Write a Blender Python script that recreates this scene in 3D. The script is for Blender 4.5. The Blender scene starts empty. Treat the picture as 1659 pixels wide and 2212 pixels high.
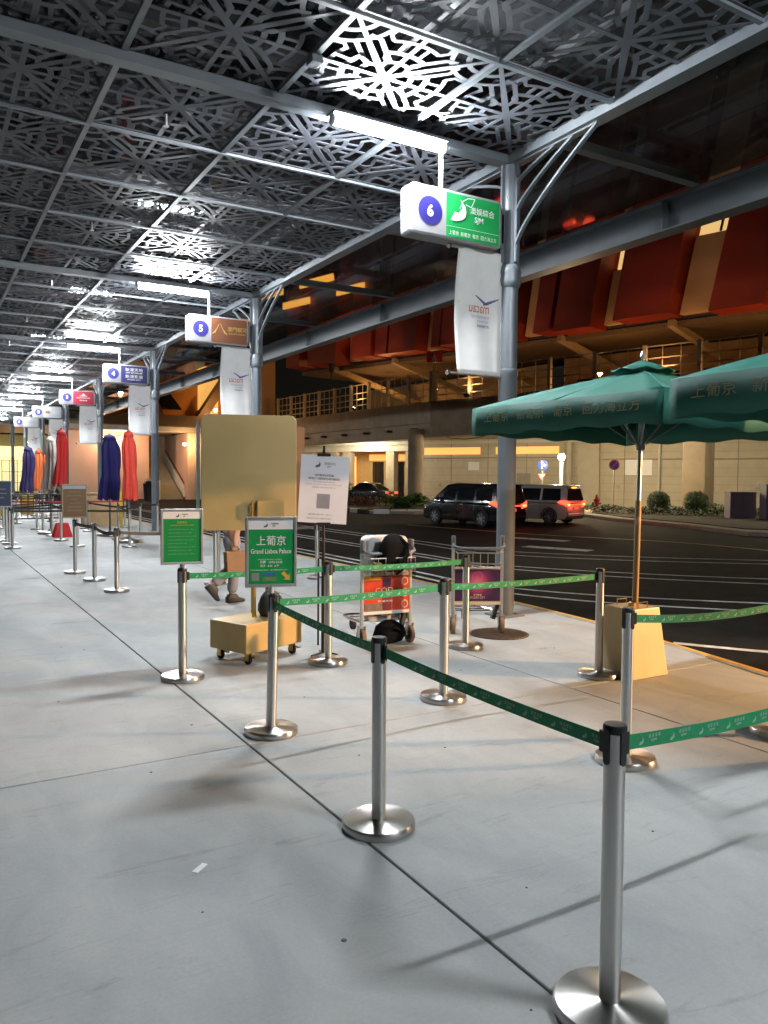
import bpy, bmesh, math, random
from mathutils import Vector, Matrix, Euler
R = math.radians
random.seed(7)
scene = bpy.context.scene
C = scene.collection

# ------------------------------------------------------------------ camera
cam_d = bpy.data.cameras.new('camera')
cam = bpy.data.objects.new('camera', cam_d)
C.objects.link(cam)
cam_d.sensor_fit = 'VERTICAL'
cam_d.sensor_height = 36.0
cam_d.lens = 36.0 * 1699.0 / 2212.0
cam_d.clip_start = 0.05
cam_d.clip_end = 900
_yaw, _pit, _rol = 0.535, 0.044, 0.0074
_fw = Vector((math.sin(_yaw)*math.cos(_pit), math.cos(_yaw)*math.cos(_pit), -math.sin(_pit)))
_rt = Vector((math.cos(_yaw), -math.sin(_yaw), 0))
_up = _rt.cross(_fw)
_r2 = _rt*math.cos(_rol) + _up*math.sin(_rol)
_u2 = -_rt*math.sin(_rol) + _up*math.cos(_rol)
_m = Matrix((_r2, _u2, -_fw)).transposed().to_4x4()
_m.translation = Vector((0, 0, 1.74))
cam.matrix_world = _m
scene.camera = cam

# ------------------------------------------------------------------ night sky
world = bpy.data.worlds.new('World')
scene.world = world
world.use_nodes = True
wn = world.node_tree.nodes; wl = world.node_tree.links
sky = wn.new('ShaderNodeTexSky'); sky.sky_type = 'NISHITA'; sky.sun_disc = False
sky.sun_elevation = R(-4.0); sky.sun_rotation = R(70)
bg = wn['Background']; bg.inputs['Strength'].default_value = 0.05
wl.new(sky.outputs[0], bg.inputs['Color'])

scene.view_settings.view_transform = 'Standard'
scene.view_settings.look = 'None'
scene.view_settings.gamma = 1.0
scene.view_settings.use_curve_mapping = False
scene.view_settings.exposure = 0.0
scene.cycles.use_denoising = True
scene.cycles.use_adaptive_sampling = True
scene.cycles.adaptive_threshold = 0.03
scene.cycles.max_bounces = 6
scene.cycles.diffuse_bounces = 3
scene.cycles.glossy_bounces = 3
scene.cycles.transparent_max_bounces = 12
scene.cycles.sample_clamp_indirect = 6.0
scene.cycles.caustics_reflective = False
scene.cycles.caustics_refractive = False

# ------------------------------------------------------------------ materials
_mats = {}
def mat(name, col, rough=.6, metal=0., var=.10, scale=5., bump=0., emit=0., ecol=None, coat=0., streak=None, alpha_tint=None, spec=None):
    if name in _mats: return _mats[name]
    m = bpy.data.materials.new(name); m.use_nodes = True
    nt = m.node_tree; N = nt.nodes; L = nt.links
    b = N['Principled BSDF']
    b.inputs['Base Color'].default_value = (*col, 1)
    b.inputs['Roughness'].default_value = rough
    b.inputs['Metallic'].default_value = metal
    if spec is not None: b.inputs['Specular IOR Level'].default_value = spec
    if coat: b.inputs['Coat Weight'].default_value = coat; b.inputs['Coat Roughness'].default_value = .05
    if emit:
        b.inputs['Emission Color'].default_value = (*(ecol or col), 1)
        b.inputs['Emission Strength'].default_value = emit
    if var or bump:
        tc = N.new('ShaderNodeTexCoord'); mp = N.new('ShaderNodeMapping')
        L.new(tc.outputs['Object'], mp.inputs['Vector'])
        if streak: mp.inputs['Scale'].default_value = streak
        nz = N.new('ShaderNodeTexNoise'); nz.inputs['Scale'].default_value = scale
        nz.inputs['Detail'].default_value = 6; nz.inputs['Roughness'].default_value = .6
        L.new(mp.outputs[0], nz.inputs['Vector'])
        if var:
            cr = N.new('ShaderNodeValToRGB')
            cr.color_ramp.elements[0].position = .25; cr.color_ramp.elements[1].position = .75
            cr.color_ramp.elements[0].color = (*[max(0, c*(1-var)) for c in col], 1)
            cr.color_ramp.elements[1].color = (*[min(1, c*(1+var)) for c in col], 1)
            L.new(nz.outputs[0], cr.inputs[0]); L.new(cr.outputs[0], b.inputs['Base Color'])
            mr = N.new('ShaderNodeMapRange')
            mr.inputs['To Min'].default_value = max(.02, rough-.08); mr.inputs['To Max'].default_value = min(1, rough+.1)
            L.new(nz.outputs[0], mr.inputs['Value']); L.new(mr.outputs[0], b.inputs['Roughness'])
        if bump:
            bp = N.new('ShaderNodeBump'); bp.inputs['Strength'].default_value = bump; bp.inputs['Distance'].default_value = .01
            L.new(nz.outputs[0], bp.inputs['Height']); L.new(bp.outputs[0], b.inputs['Normal'])
    _mats[name] = m
    return m

def concrete_mat(name, c0, c1, c2, rough=.5, spec=.5):
    """worn power-trowelled concrete: cloudy patches, scuffs, small dark spots"""
    m = bpy.data.materials.new(name); m.use_nodes = True; _mats[name] = m
    N = m.node_tree.nodes; L = m.node_tree.links; b = N['Principled BSDF']
    b.inputs['Specular IOR Level'].default_value = spec
    g = N.new('ShaderNodeNewGeometry')
    def noise(s, det=6, ro=.6, sc=(1, 1, 1), dist=0.):
        mp = N.new('ShaderNodeMapping'); mp.inputs['Scale'].default_value = sc
        L.new(g.outputs['Position'], mp.inputs['Vector'])
        n = N.new('ShaderNodeTexNoise'); n.inputs['Scale'].default_value = s; n.inputs['Detail'].default_value = det
        n.inputs['Roughness'].default_value = ro; n.inputs['Distortion'].default_value = dist
        L.new(mp.outputs[0], n.inputs['Vector']); return n
    def ramp(n, p0, p1, a, c):
        r = N.new('ShaderNodeValToRGB'); e = r.color_ramp.elements
        e[0].position = p0; e[1].position = p1; e[0].color = (*a, 1); e[1].color = (*c, 1)
        L.new(n.outputs[0], r.inputs[0]); return r
    def mix(t, fac, a, c):
        x = N.new('ShaderNodeMix'); x.data_type = 'RGBA'; x.blend_type = t
        if hasattr(fac, 'outputs'): L.new(fac.outputs[0], x.inputs[0])
        else: x.inputs[0].default_value = fac
        L.new(a, x.inputs[6]); L.new(c, x.inputs[7]); return x.outputs[2]
    big = ramp(noise(.55, 5, .55, dist=.6), .32, .68, c0, c1)
    mid = ramp(noise(2.3, 8, .65, (1, .45, 1), .8), .35, .72, (.84, .85, .86), (1.06, 1.05, 1.04))
    col = mix('MULTIPLY', 1., big.outputs[0], mid.outputs[0])
    fine = ramp(noise(60, 4, .7), .3, .7, (.93, .93, .93), (1.05, 1.05, 1.05))
    col = mix('MULTIPLY', 1., col, fine.outputs[0])
    sc = ramp(noise(5., 10, .75, (.25, 1.6, 1), 1.2), .56, .72, (1, 1, 1), c2)
    col = mix('MULTIPLY', .55, col, sc.outputs[0])
    v = N.new('ShaderNodeTexVoronoi'); v.inputs['Scale'].default_value = 1.1; v.inputs['Randomness'].default_value = 1
    L.new(g.outputs['Position'], v.inputs['Vector'])
    sp = ramp(v, .008, .022, (.35, .35, .36), (1, 1, 1))
    col = mix('MULTIPLY', 1., col, sp.outputs[0])
    L.new(col, b.inputs['Base Color'])
    mr = N.new('ShaderNodeMapRange'); mr.inputs['To Min'].default_value = rough-.13; mr.inputs['To Max'].default_value = rough+.14
    n2 = noise(3., 6, .6); L.new(n2.outputs[0], mr.inputs['Value']); L.new(mr.outputs[0], b.inputs['Roughness'])
    bp = N.new('ShaderNodeBump'); bp.inputs['Strength'].default_value = .12; bp.inputs['Distance'].default_value = .004
    n3 = noise(90, 5, .7); L.new(n3.outputs[0], bp.inputs['Height']); L.new(bp.outputs[0], b.inputs['Normal'])
    return m

def glass_mat(name, tint, clear, rough=.04, haze=0.):
    m = bpy.data.materials.new(name); m.use_nodes = True; _mats[name] = m
    N = m.node_tree.nodes; L = m.node_tree.links; N.remove(N['Principled BSDF'])
    t = N.new('ShaderNodeBsdfTransparent'); t.inputs[0].default_value = (*[c*clear for c in tint], 1)
    gl = N.new('ShaderNodeBsdfGlossy'); gl.inputs['Roughness'].default_value = rough; gl.inputs[0].default_value = (.8, .8, .8, 1)
    f = N.new('ShaderNodeLayerWeight'); f.inputs[0].default_value = .5
    pw = N.new('ShaderNodeMath'); pw.operation = 'POWER'; pw.inputs[1].default_value = 4.0
    ml = N.new('ShaderNodeMath'); ml.operation = 'MULTIPLY_ADD'; ml.inputs[1].default_value = .45; ml.inputs[2].default_value = .03
    L.new(f.outputs['Facing'], pw.inputs[0]); L.new(pw.outputs[0], ml.inputs[0])
    mx = N.new('ShaderNodeMixShader')
    L.new(ml.outputs[0], mx.inputs[0]); L.new(t.outputs[0], mx.inputs[1]); L.new(gl.outputs[0], mx.inputs[2])
    df = N.new('ShaderNodeBsdfDiffuse'); df.inputs[0].default_value = (*[c*.30 for c in tint], 1)
    m2 = N.new('ShaderNodeMixShader'); m2.inputs[0].default_value = haze  # diffuse veil mixed into the glass, imitates camera glare
    L.new(mx.outputs[0], m2.inputs[1]); L.new(df.outputs[0], m2.inputs[2]); L.new(m2.outputs[0], N['Material Output'].inputs[0])
    return m

def brushed(m, aniso, rot):
    N = m.node_tree.nodes; b = N['Principled BSDF']
    tg = N.new('ShaderNodeTangent'); tg.direction_type = 'RADIAL'; tg.axis = 'Z'
    m.node_tree.links.new(tg.outputs[0], b.inputs['Tangent'])
    b.inputs['Anisotropic'].default_value = aniso; b.inputs['Anisotropic Rotation'].default_value = rot
M_floor = concrete_mat('pale_concrete', (.345, .36, .358), (.455, .468, .462), (.46, .45, .43), .66, .22)
M_asph = concrete_mat('asphalt', (.006, .0061, .0064), (.013, .013, .0132), (.5, .5, .5), .85, .08)
M_line = mat('road_paint', (.50, .50, .47), .65, var=.55, scale=3.5)
M_yline = mat('yellow_paint', (.62, .36, .06), .6, var=.3, scale=14)
M_joint = mat('joint_filler', (.035, .036, .038), .9, var=.2, scale=30)
M_steel = mat('brushed_steel', (.62, .61, .59), .33, 1., var=.0, scale=5, bump=0)
brushed(_mats['brushed_steel'], .85, .25)
M_base = mat('worn_steel', (.56, .55, .53), .34, 1., var=0, scale=9, bump=0)
brushed(_mats['worn_steel'], .8, .25)
M_gpaint = mat('grey_paint', (.125, .142, .16), .38, 0., var=.12, scale=3, spec=.6)
M_lat = mat('lattice_paint', (.068, .073, .088), .5, 0., var=.1, scale=4, spec=.5)
M_black = mat('black_plastic', (.014, .014, .015), .4, var=.3, scale=20)
M_white = mat('white_board', (.78, .78, .77), .45, var=.03, scale=4)
M_cloth = mat('banner_cloth', (.84, .83, .83), .75, var=.05, scale=7, bump=.06)
M_green = mat('sign_green', (.010, .29, .07), .6, var=.06, scale=5, spec=.2)
M_belt = mat('green_webbing', (.014, .28, .11), .62, var=.14, scale=30, bump=.15)
M_bblk = mat('dark_webbing', (.02, .018, .02), .7, var=.2, scale=30)
M_bred = mat('red_webbing', (.42, .015, .03), .65, var=.15, scale=30)
M_bbrn = mat('brown_webbing', (.10, .075, .055), .65, var=.2, scale=30)
M_print = mat('white_print', (.75, .76, .75), .55, var=0)
M_printg = mat('pale_green_print', (.30, .52, .38), .55, var=0)
M_navy = mat('navy_badge', (.018, .014, .15), .4, var=.06)
M_gold = mat('gold_paint', (.56, .39, .15), .42, .12, var=.10, scale=3)
M_goldm = mat('brass', (.62, .40, .12), .3, .9, var=.12, scale=8)
M_rubber = mat('rubber', (.012, .012, .012), .75, var=.2)
M_tan = mat('tan_rubber', (.22, .14, .09), .7, var=.15)
M_alu = mat('aluminium', (.62, .62, .62), .33, .9, var=.08, scale=12)
M_chrome = mat('chrome', (.75, .75, .76), .12, 1., var=.05)
M_tube = mat('tube_diffuser', (.9, .95, 1.), .4, var=0, emit=780., ecol=(.93, .97, 1.))
M_glassr = glass_mat('tinted_roof_glass', (.9, .93, 1.), .50, .04, .13)  # diffuse share greys the panes so lattice gaps look washed by glare

# ------------------------------------------------------------------ mesh helpers
class MB:
    def __init__(s): s.v = []; s.f = []; s.mi = []
    def add(s, v, f, mi=0):
        o = len(s.v); s.v += [tuple(x) for x in v]; s.f += [tuple(i+o for i in q) for q in f]; s.mi += [mi]*len(f); return s
    def box(s, c, d, rz=0., rot=None, mi=0):
        h = [x/2 for x in d]
        m = rot if rot is not None else Matrix.Rotation(rz, 3, 'Z')
        v = [Vector(c) + m @ Vector((sx*h[0], sy*h[1], sz*h[2])) for sz in (-1, 1) for sy in (-1, 1) for sx in (-1, 1)]
        return s.add(v, [(0, 2, 3, 1), (4, 5, 7, 6), (0, 1, 5, 4), (2, 6, 7, 3), (0, 4, 6, 2), (1, 3, 7, 5)], mi)
    def bar(s, p0, p1, w, h=None, mi=0):
        p0 = Vector(p0); p1 = Vector(p1); d = p1-p0; l = d.length
        if l < 1e-6: return s
        z = d/l; x = Vector((0, 0, 1)).cross(z)
        x = x.normalized() if x.length > 1e-4 else Vector((1, 0, 0))
        y = z.cross(x)
        m = Matrix((x, y, z)).transposed()
        return s.box((p0+p1)/2, (w, h or w, l), rot=m, mi=mi)
    def cyl(s, p0, p1, r0, r1=None, n=16, mi=0, caps=True):
        p0 = Vector(p0); p1 = Vector(p1); r1 = r0 if r1 is None else r1
        z = (p1-p0).normalized(); x = z.orthogonal().normalized(); y = z.cross(x)
        v = []
        for p, r in ((p0, r0), (p1, r1)):
            v += [p + (x*math.cos(2*math.pi*i/n) + y*math.sin(2*math.pi*i/n))*r for i in range(n)]
        f = [(i, (i+1) % n, n+(i+1) % n, n+i) for i in range(n)]
        if caps: f += [tuple(range(n-1, -1, -1)), tuple(range(n, 2*n))]
        return s.add(v, f, mi)
    def tube(s, pts, r, n=8, mi=0, closed=False):
        pts = [Vector(p) for p in pts]; k = len(pts); v = []; f = []
        up = None
        for i, p in enumerate(pts):
            a = pts[(i-1) % k] if (i > 0 or closed) else p
            b = pts[(i+1) % k] if (i < k-1 or closed) else p
            t = (b-a).normalized()
            if up is None: up = t.orthogonal().normalized()
            up = (up - t*up.dot(t)); up = up.normalized() if up.length > 1e-5 else t.orthogonal().normalized()
            w = t.cross(up); rr = r[i] if isinstance(r, (list, tuple)) else r
            v += [p + (up*math.cos(2*math.pi*j/n) + w*math.sin(2*math.pi*j/n))*rr for j in range(n)]
        for i in range(k if closed else k-1):
            i2 = (i+1) % k
            f += [(i*n+j, i*n+(j+1) % n, i2*n+(j+1) % n, i2*n+j) for j in range(n)]
        if not closed: f += [tuple(range(n-1, -1, -1)), tuple(range((k-1)*n, k*n))]
        return s.add(v, f, mi)
    def lathe(s, prof, c=(0, 0, 0), n=24, mi=0):
        v = []; f = []; k = len(prof)
        for r, z in prof: v += [(c[0]+r*math.cos(2*math.pi*j/n), c[1]+r*math.sin(2*math.pi*j/n), c[2]+z) for j in range(n)]
        for i in range(k-1): f += [(i*n+j, i*n+(j+1) % n, (i+1)*n+(j+1) % n, (i+1)*n+j) for j in range(n)]
        if prof[0][0] > 1e-4: f.append(tuple(range(n-1, -1, -1)))
        if prof[-1][0] > 1e-4: f.append(tuple(range((k-1)*n, k*n)))
        return s.add(v, f, mi)
    def prism(s, poly, fn, d0, d1, mi=0):
        """poly: 2d points; fn(a,b,d) -> 3d"""
        n = len(poly)
        v = [fn(a, b, d0) for a, b in poly] + [fn(a, b, d1) for a, b in poly]
        f = [tuple(range(n-1, -1, -1)), tuple(range(n, 2*n))] + [(i, (i+1) % n, n+(i+1) % n, n+i) for i in range(n)]
        return s.add(v, f, mi)
    def poly(s, pts, mi=0): return s.add(pts, [tuple(range(len(pts)))], mi)
    def mesh(s, name, mats, bevel=0., smooth=False, seg=2, recalc=True):
        me = bpy.data.meshes.new(name); me.from_pydata(s.v, [], s.f); me.validate()
        if any(s.mi) and len(me.polygons) == len(s.mi):
            for p, i in zip(me.polygons, s.mi): p.material_index = i
        if bevel or recalc:
            bm = bmesh.new(); bm.from_mesh(me)
            if bevel:
                bmesh.ops.remove_doubles(bm, verts=bm.verts, dist=1e-5)
                ed = [e for e in bm.edges if len(e.link_faces) == 2 and e.calc_face_angle(0) > .5]
                bmesh.ops.bevel(bm, geom=ed, offset=bevel, segments=seg, affect='EDGES', profile=.6, clamp_overlap=True)
            if recalc: bmesh.ops.recalc_face_normals(bm, faces=bm.faces)
            bm.to_mesh(me); bm.free()
        for m in (mats if isinstance(mats, (list, tuple)) else [mats]): me.materials.append(m)
        if smooth:
            me.polygons.foreach_set('use_smooth', [True]*len(me.polygons))
            if smooth != 'all':
                try: me.set_sharp_from_angle(angle=R(40))
                except Exception: pass
        return me
    def build(s, name, mats, parent=None, loc=(0, 0, 0), rz=0., **k):
        return link(name, s.mesh(name, mats, **k), parent, loc, rz)

def link(name, me, parent=None, loc=(0, 0, 0), rz=0.):
    o = bpy.data.objects.new(name, me); C.objects.link(o)
    o.location = loc; o.rotation_euler = (0, 0, rz)
    if parent is not None: o.parent = parent
    return o
def tag(o, label, cat=None, group=None, kind=None):
    o['label'] = label
    if cat: o['category'] = cat
    if group: o['group'] = group
    if kind: o['kind'] = kind
    return o
def thing(name, label, cat, loc=(0, 0, 0), rz=0., group=None):
    o = bpy.data.objects.new(name, None); C.objects.link(o); o.empty_display_size = .1
    o.location = loc; o.rotation_euler = (0, 0, rz)
    return tag(o, label, cat, group)
def struct(o, label=None):
    o['kind'] = 'structure'
    if label: o['label'] = label
    return o
def dup(root, loc, rz=None, label=None, group=None):
    r = root.copy(); C.objects.link(r); r.location = loc
    if rz is not None: r.rotation_euler = (0, 0, rz)
    if label: r['label'] = label
    if group: r['group'] = group
    for ch in list(root.children):
        c = ch.copy(); C.objects.link(c); c.parent = r
        for g in list(ch.children):
            d = g.copy(); C.objects.link(d); d.parent = c
    return r
def lamp(name, kind, loc, power, col, parent=None, size=.1, rot=None, spot=None, blend=.5):
    d = bpy.data.lights.new(name, kind); d.energy = power; d.color = col
    if kind == 'POINT': d.shadow_soft_size = size
    if kind == 'AREA': d.size = size
    if kind == 'SPOT': d.spot_size = spot; d.spot_blend = blend; d.shadow_soft_size = size
    o = bpy.data.objects.new(name, d); C.objects.link(o); o.location = loc
    if rot is not None: o.rotation_euler = rot
    if parent is not None: o.parent = parent
    return o

_txt = {}
def text_geo(s, bold=0., res=2):
    k = (s, bold, res)
    if k in _txt: return _txt[k]
    c = bpy.data.curves.new('t', 'FONT'); c.body = s; c.offset = bold; c.resolution_u = res; c.align_x = 'LEFT'
    o = bpy.data.objects.new('t', c); C.objects.link(o)
    bpy.context.view_layer.update()
    me = bpy.data.meshes.new_from_object(o.evaluated_get(bpy.context.evaluated_depsgraph_get()))
    v = [(p.co.x, p.co.y) for p in me.vertices]; f = [tuple(p.vertices) for p in me.polygons]
    bpy.data.objects.remove(o); bpy.data.curves.remove(c); bpy.data.meshes.remove(me)
    _txt[k] = (v, f); return _txt[k]
def put_text(mb, s, cx, cz, h, y, width=None, bold=0., mirror=False, mi=0, left=False):
    """text facing -Y in the local XZ plane, centred at cx,cz with glyph height h"""
    v, f = text_geo(s, bold)
    if not v: return mb
    x0 = min(a for a, b in v); x1 = max(a for a, b in v); y0 = min(b for a, b in v); y1 = max(b for a, b in v)
    k = h/(y1-y0); kx = (width/(x1-x0)) if width else k
    sg = -1 if mirror else 1
    off = (x1-x0)/2 if not left else 0
    mb.add([(cx + sg*((a-x0)-off)*kx, y, cz + (b-(y0+y1)/2)*k) for a, b in v], f, mi)
    return mb
def rrect(w, h, r, n=4):
    p = []
    for cx, cy, a0 in ((w/2-r, h/2-r, 0), (-w/2+r, h/2-r, 90), (-w/2+r, -h/2+r, 180), (w/2-r, -h/2+r, 270)):
        p += [(cx+r*math.cos(R(a0+90*i/n)), cy+r*math.sin(R(a0+90*i/n))) for i in range(n+1)]
    return p
XZ = lambda a, b, d: (a, d, b)
XY = lambda a, b, d: (a, b, d)
YZ = lambda a, b, d: (d, a, b)
# ================================================================== ground
def kerb_x(y):
    P = [(-9, 6.30), (2., 6.35), (4.3, 6.58), (5.5, 6.90), (6.9, 7.12), (8.7, 7.27), (11.2, 7.30), (20, 7.30), (140, 7.30)]
    for (a, xa), (b, xb) in zip(P, P[1:]):
        if y <= b: t = max(0, (y-a)/(b-a)); return xa+(xb-xa)*t
    return 7.3
road = struct(MB().poly([(-300, -300, -.12), (400, -300, -.12), (400, 420, -.12), (-300, 420, -.12)]).build('road', M_asph), 'dark asphalt roadway')
pav = MB()
ys = [-9, -4, 0, 2, 3, 4.3, 4.9, 5.5, 6.2, 6.9, 7.8, 8.7, 10, 11.2, 20, 60, 104]
pav.add([(-14, -9, -.03)] + [(kerb_x(y)-.02, y, -.03) for y in ys] + [(-14, 104, -.03)], [tuple(range(len(ys)+2))])
pavement = struct(pav.build('pavement', M_joint, recalc=False), 'pale concrete pavement under the canopy')
XB = [-14, -6.67, -3.84, -1.01, 1.82, 4.65, None]
YB = [-9, 4.77, 16.5, 28.2, 39.9, 51.6, 63.3, 75, 104]
for i in range(len(XB)-1):
    for j in range(len(YB)-1):
        y0, y1 = YB[j]+.006, YB[j+1]-.006; x0 = XB[i]+.006
        m = MB()
        if XB[i+1] is not None:
            m.box(((x0+XB[i+1]-.006)/2, (y0+y1)/2, -.06), (XB[i+1]-.006-x0, y1-y0, .12))
        else:
            yy = [y0] + [y for y in ys if y0 < y < y1] + [y1]
            m.prism([(x0, y0)] + [(kerb_x(y)-.14, y) for y in yy] + [(x0, y1)], XY, -.12, 0.)
        m.build('slab', M_floor, pavement, bevel=.004, seg=1)
kerb = struct(MB().box((7.2, 50, -.13), (.1, 10, .02)).build('kerb', M_joint), 'kerb along the pavement edge')
M_kst = mat('kerb_stone', (.36, .33, .27), .7, var=.25, scale=8, bump=.2)
y = -9.
while y < 100:
    l = 1. if y < 40 else 6.
    m = MB()
    x0, x1 = kerb_x(y+.004), kerb_x(y+l-.004)
    m.prism([(x0-.13, y+.004), (x0, y+.004), (x1, y+l-.004), (x1-.13, y+l-.004)], XY, -.14, .003)
    k = m.build('kerb_stone', M_kst, kerb, bevel=.012, seg=2)
    MB().prism([(x0-.075, y+.006), (x0-.014, y+.006), (x1-.014, y+l-.006), (x1-.075, y+l-.006)], XY, .0032, .006).build('yellow_edge', M_yline, k)
    y += l
# painted lane lines: pairs that sweep round with the lanes
def stripe(name, pts, w, m, z=-.115):
    # smooth through pts
    out = []
    for i in range(len(pts)-1):
        p0 = pts[max(0, i-1)]; p1 = pts[i]; p2 = pts[i+1]; p3 = pts[min(len(pts)-1, i+2)]
        for k in range(8):
            t = k/8
            out.append(tuple(.5*((2*p1[a]) + (-p0[a]+p2[a])*t + (2*p0[a]-5*p1[a]+4*p2[a]-p3[a])*t*t + (-p0[a]+3*p1[a]-3*p2[a]+p3[a])*t**3) for a in (0, 1)))
    out.append(pts[-1])
    v = []
    for i, p in enumerate(out):
        a = Vector(out[max(0, i-1)]); b = Vector(out[min(len(out)-1, i+1)]); d = (b-a).normalized(); n = Vector((-d.y, d.x))*w/2
        v += [(p[0]+n.x, p[1]+n.y, z), (p[0]-n.x, p[1]-n.y, z)]
    f = [(2*i, 2*i+1, 2*i+3, 2*i+2) for i in range(len(out)-1)]
    return MB().add(v, f).build(name, m, road)
stripe('lane_line', [(8.5, 45), (8.45, 25), (8.45, 14), (8.62, 10.3), (10.98, 7.2), (15.5, 3.6)], .11, M_line)
stripe('lane_line', [(8.15, 45), (8.1, 25), (8.1, 14), (8.2, 9.85), (10.29, 6.74), (14.8, 2.9)], .11, M_line)
stripe('lane_line', [(10.5, 45), (10.5, 25), (10.5, 16), (10.75, 13), (13.71, 9.), (19, 5)], .10, M_line)
stripe('lane_line', [(10.15, 45), (10.15, 25), (10.15, 16), (10.4, 12.5), (13.04, 8.56), (18.3, 4.3)], .10, M_line)
stripe('lane_line', [(12.6, 45), (12.6, 28), (12.6, 19), (12.9, 15.5), (16.88, 11.1), (24, 6.5)], .10, M_line)
stripe('lane_line', [(12.1, 45), (12.1, 28), (12.1, 19), (12.3, 14.8), (16.14, 10.6), (23, 5.8)], .10, M_line)
stripe('kerbside_line', [(7.36, 5.95), (7.88, 5.14), (9.2, 3.4), (11, 1.4)], .12, M_line)
stripe('yellow_line', [(16.5, 26), (17.6, 20), (19.2, 15.9), (19.33, 12.7), (19.0, 8)], .14, M_yline)
for i in range(7): MB().box((17.9+.22*i, 8.9+.26*i, -.1145), (1.5, .13, .002), R(-38)).build('hatch_bar', M_line, road)
for p, w, l, a in (((14.6, 15.6), .5, 1.9, 20), ((16.3, 18.2), .5, 1.9, 20)):
    MB().box((*p, -.1148), (w, l, .002), R(a)).build('lane_arrow', M_line, road)

# ================================================================== canopy
XC, Y6, SP, ZC = 6.39, 7.758, 8.535, 5.66
PX, PY = 1.56, SP/5
COLY = [Y6 + SP*k for k in range(-2, 8)]       # column rows; index 2 is bay six
canopy = thing('canopy', 'long grey canopy with perforated floral lattice ceiling over the queues', 'canopy', (0, 0, 0))
def lattice_mesh():
    hx, hy = PX/2-.018, PY/2-.018
    m = MB(); zc = [0]
    def stroke(pts, w, closed=False):
        z = (zc[0] % 40)*.0004; zc[0] += 1
        P = [Vector((a*hx, b*hy)) for a, b in pts]; k = len(P); lf = []; rt = []
        for i in range(k):
            a = P[i-1] if i > 0 else P[i]; b = P[i+1] if i < k-1 else P[i]
            d = (b-a).normalized(); n = Vector((-d.y, d.x))*w/2*.95
            lf.append(P[i]+n); rt.append(P[i]-n)
        cl = lambda p: (max(-hx, min(hx, p.x)), max(-hy, min(hy, p.y)))
        v = []
        for a, b in zip(lf, rt):
            a = cl(a); b = cl(b)
            v += [(*a, z), (*b, z), (*b, z+.006), (*a, z+.006)]
        f = []
        for i in range(k-1):
            o = 4*i; q = 4*(i+1)
            f += [(o, q, q+1, o+1), (o+3, o+2, q+2, q+3), (o, o+3, q+3, q), (o+1, q+1, q+2, o+2)]
        f += [(0, 1, 2, 3), (4*k-4, 4*k-1, 4*k-2, 4*k-3)]
        m.add(v, f)
    pol = lambda r, a: (r*math.cos(R(a)), r*math.sin(R(a)))
    arc = lambda r, a0, a1, n=7, c=(0, 0): [(c[0]+r*math.cos(R(a0+(a1-a0)*i/n)), c[1]+r*math.sin(R(a0+(a1-a0)*i/n))) for i in range(n+1)]
    for sx in (-1, 1): stroke([(-1, -sx), (0, 0), (1, sx)], .085)
    stroke([(-1, 0), (1, 0)], .055); stroke([(0, -1), (0, 1)], .055)
    for e in ((-1, -1, 1, -1), (1, -1, 1, 1), (1, 1, -1, 1), (-1, 1, -1, -1)): stroke([e[:2], e[2:]], .05)
    for th in (0, 90, 180, 270):
        for r, h, w_ in ((.36, 27, .06), (.56, 28, .065), (.80, 24, .05)):
            stroke(arc(r, th-h, th+h, 9), w_)
        d = th+45
        for s in (-1, 1):
            stroke([pol(.37, th+s*27), pol(.46, th+s*30), pol(.57, th+s*28)], .05)
            o = Vector(pol(.15, d+90*s)); e = Vector(pol(1, d))
            stroke([tuple(e*.27+o*.2), tuple(e*.40+o), tuple(e*.82+o), tuple(e*.95+o*.35)], .055)
            a = Vector(pol(1, th)); b = Vector(pol(.2, th+90*s))
            stroke([tuple(a*.56+b*.75), tuple(a*.80+b*.85)], .045); stroke([pol(.80, th+s*24), pol(.92, th+s*27), pol(1.06, th+s*22)], .045)
        c = pol(1, th)
        cc = (math.copysign(1, math.cos(R(d))), math.copysign(1, math.sin(R(d))))
        stroke(arc(.34, d+180-45, d+180+45, 6, cc), .06); stroke(arc(.55, d+180-45, d+180+45, 8, cc), .05)
    return m.mesh('lattice_panel', M_lat, recalc=True)
lat = lattice_mesh()
ROW0, ROW1 = -8, 35
for j in range(ROW0, ROW1):
    for i in range(5):
        link('lattice_panel', lat, canopy, (XC-PX*(i+.5), Y6+PY*(j+.5), ZC+.05))
yA, yB = Y6+PY*ROW0, Y6+PY*ROW1
for i in range(1, 6): MB().box((XC-PX*i, (yA+yB)/2, ZC+.034), (.06, yB-yA, .034)).build('ceiling_rail', M_gpaint, canopy)
for j in range(ROW0, ROW1+1):
    if j % 5: MB().box((XC-PX*2.5, Y6+PY*j, ZC+.026), (PX*5-.1, .05, .03)).build('cross_rail', M_gpaint, canopy)
for yy in COLY:
    if yA <= yy <= yB:
        MB().box((XC-PX*2.5-.04, yy, ZC-.015), (PX*5-.14, .17, .10)).build('cross_beam', M_gpaint, canopy, bevel=.006, seg=1)
MB().box((XC, (yA+yB)/2, ZC+.02), (.13, yB-yA, .13)).box((XC, (yA+yB)/2, ZC-.053), (.19, yB-yA, .016)).build('edge_beam', M_gpaint, canopy)
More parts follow.
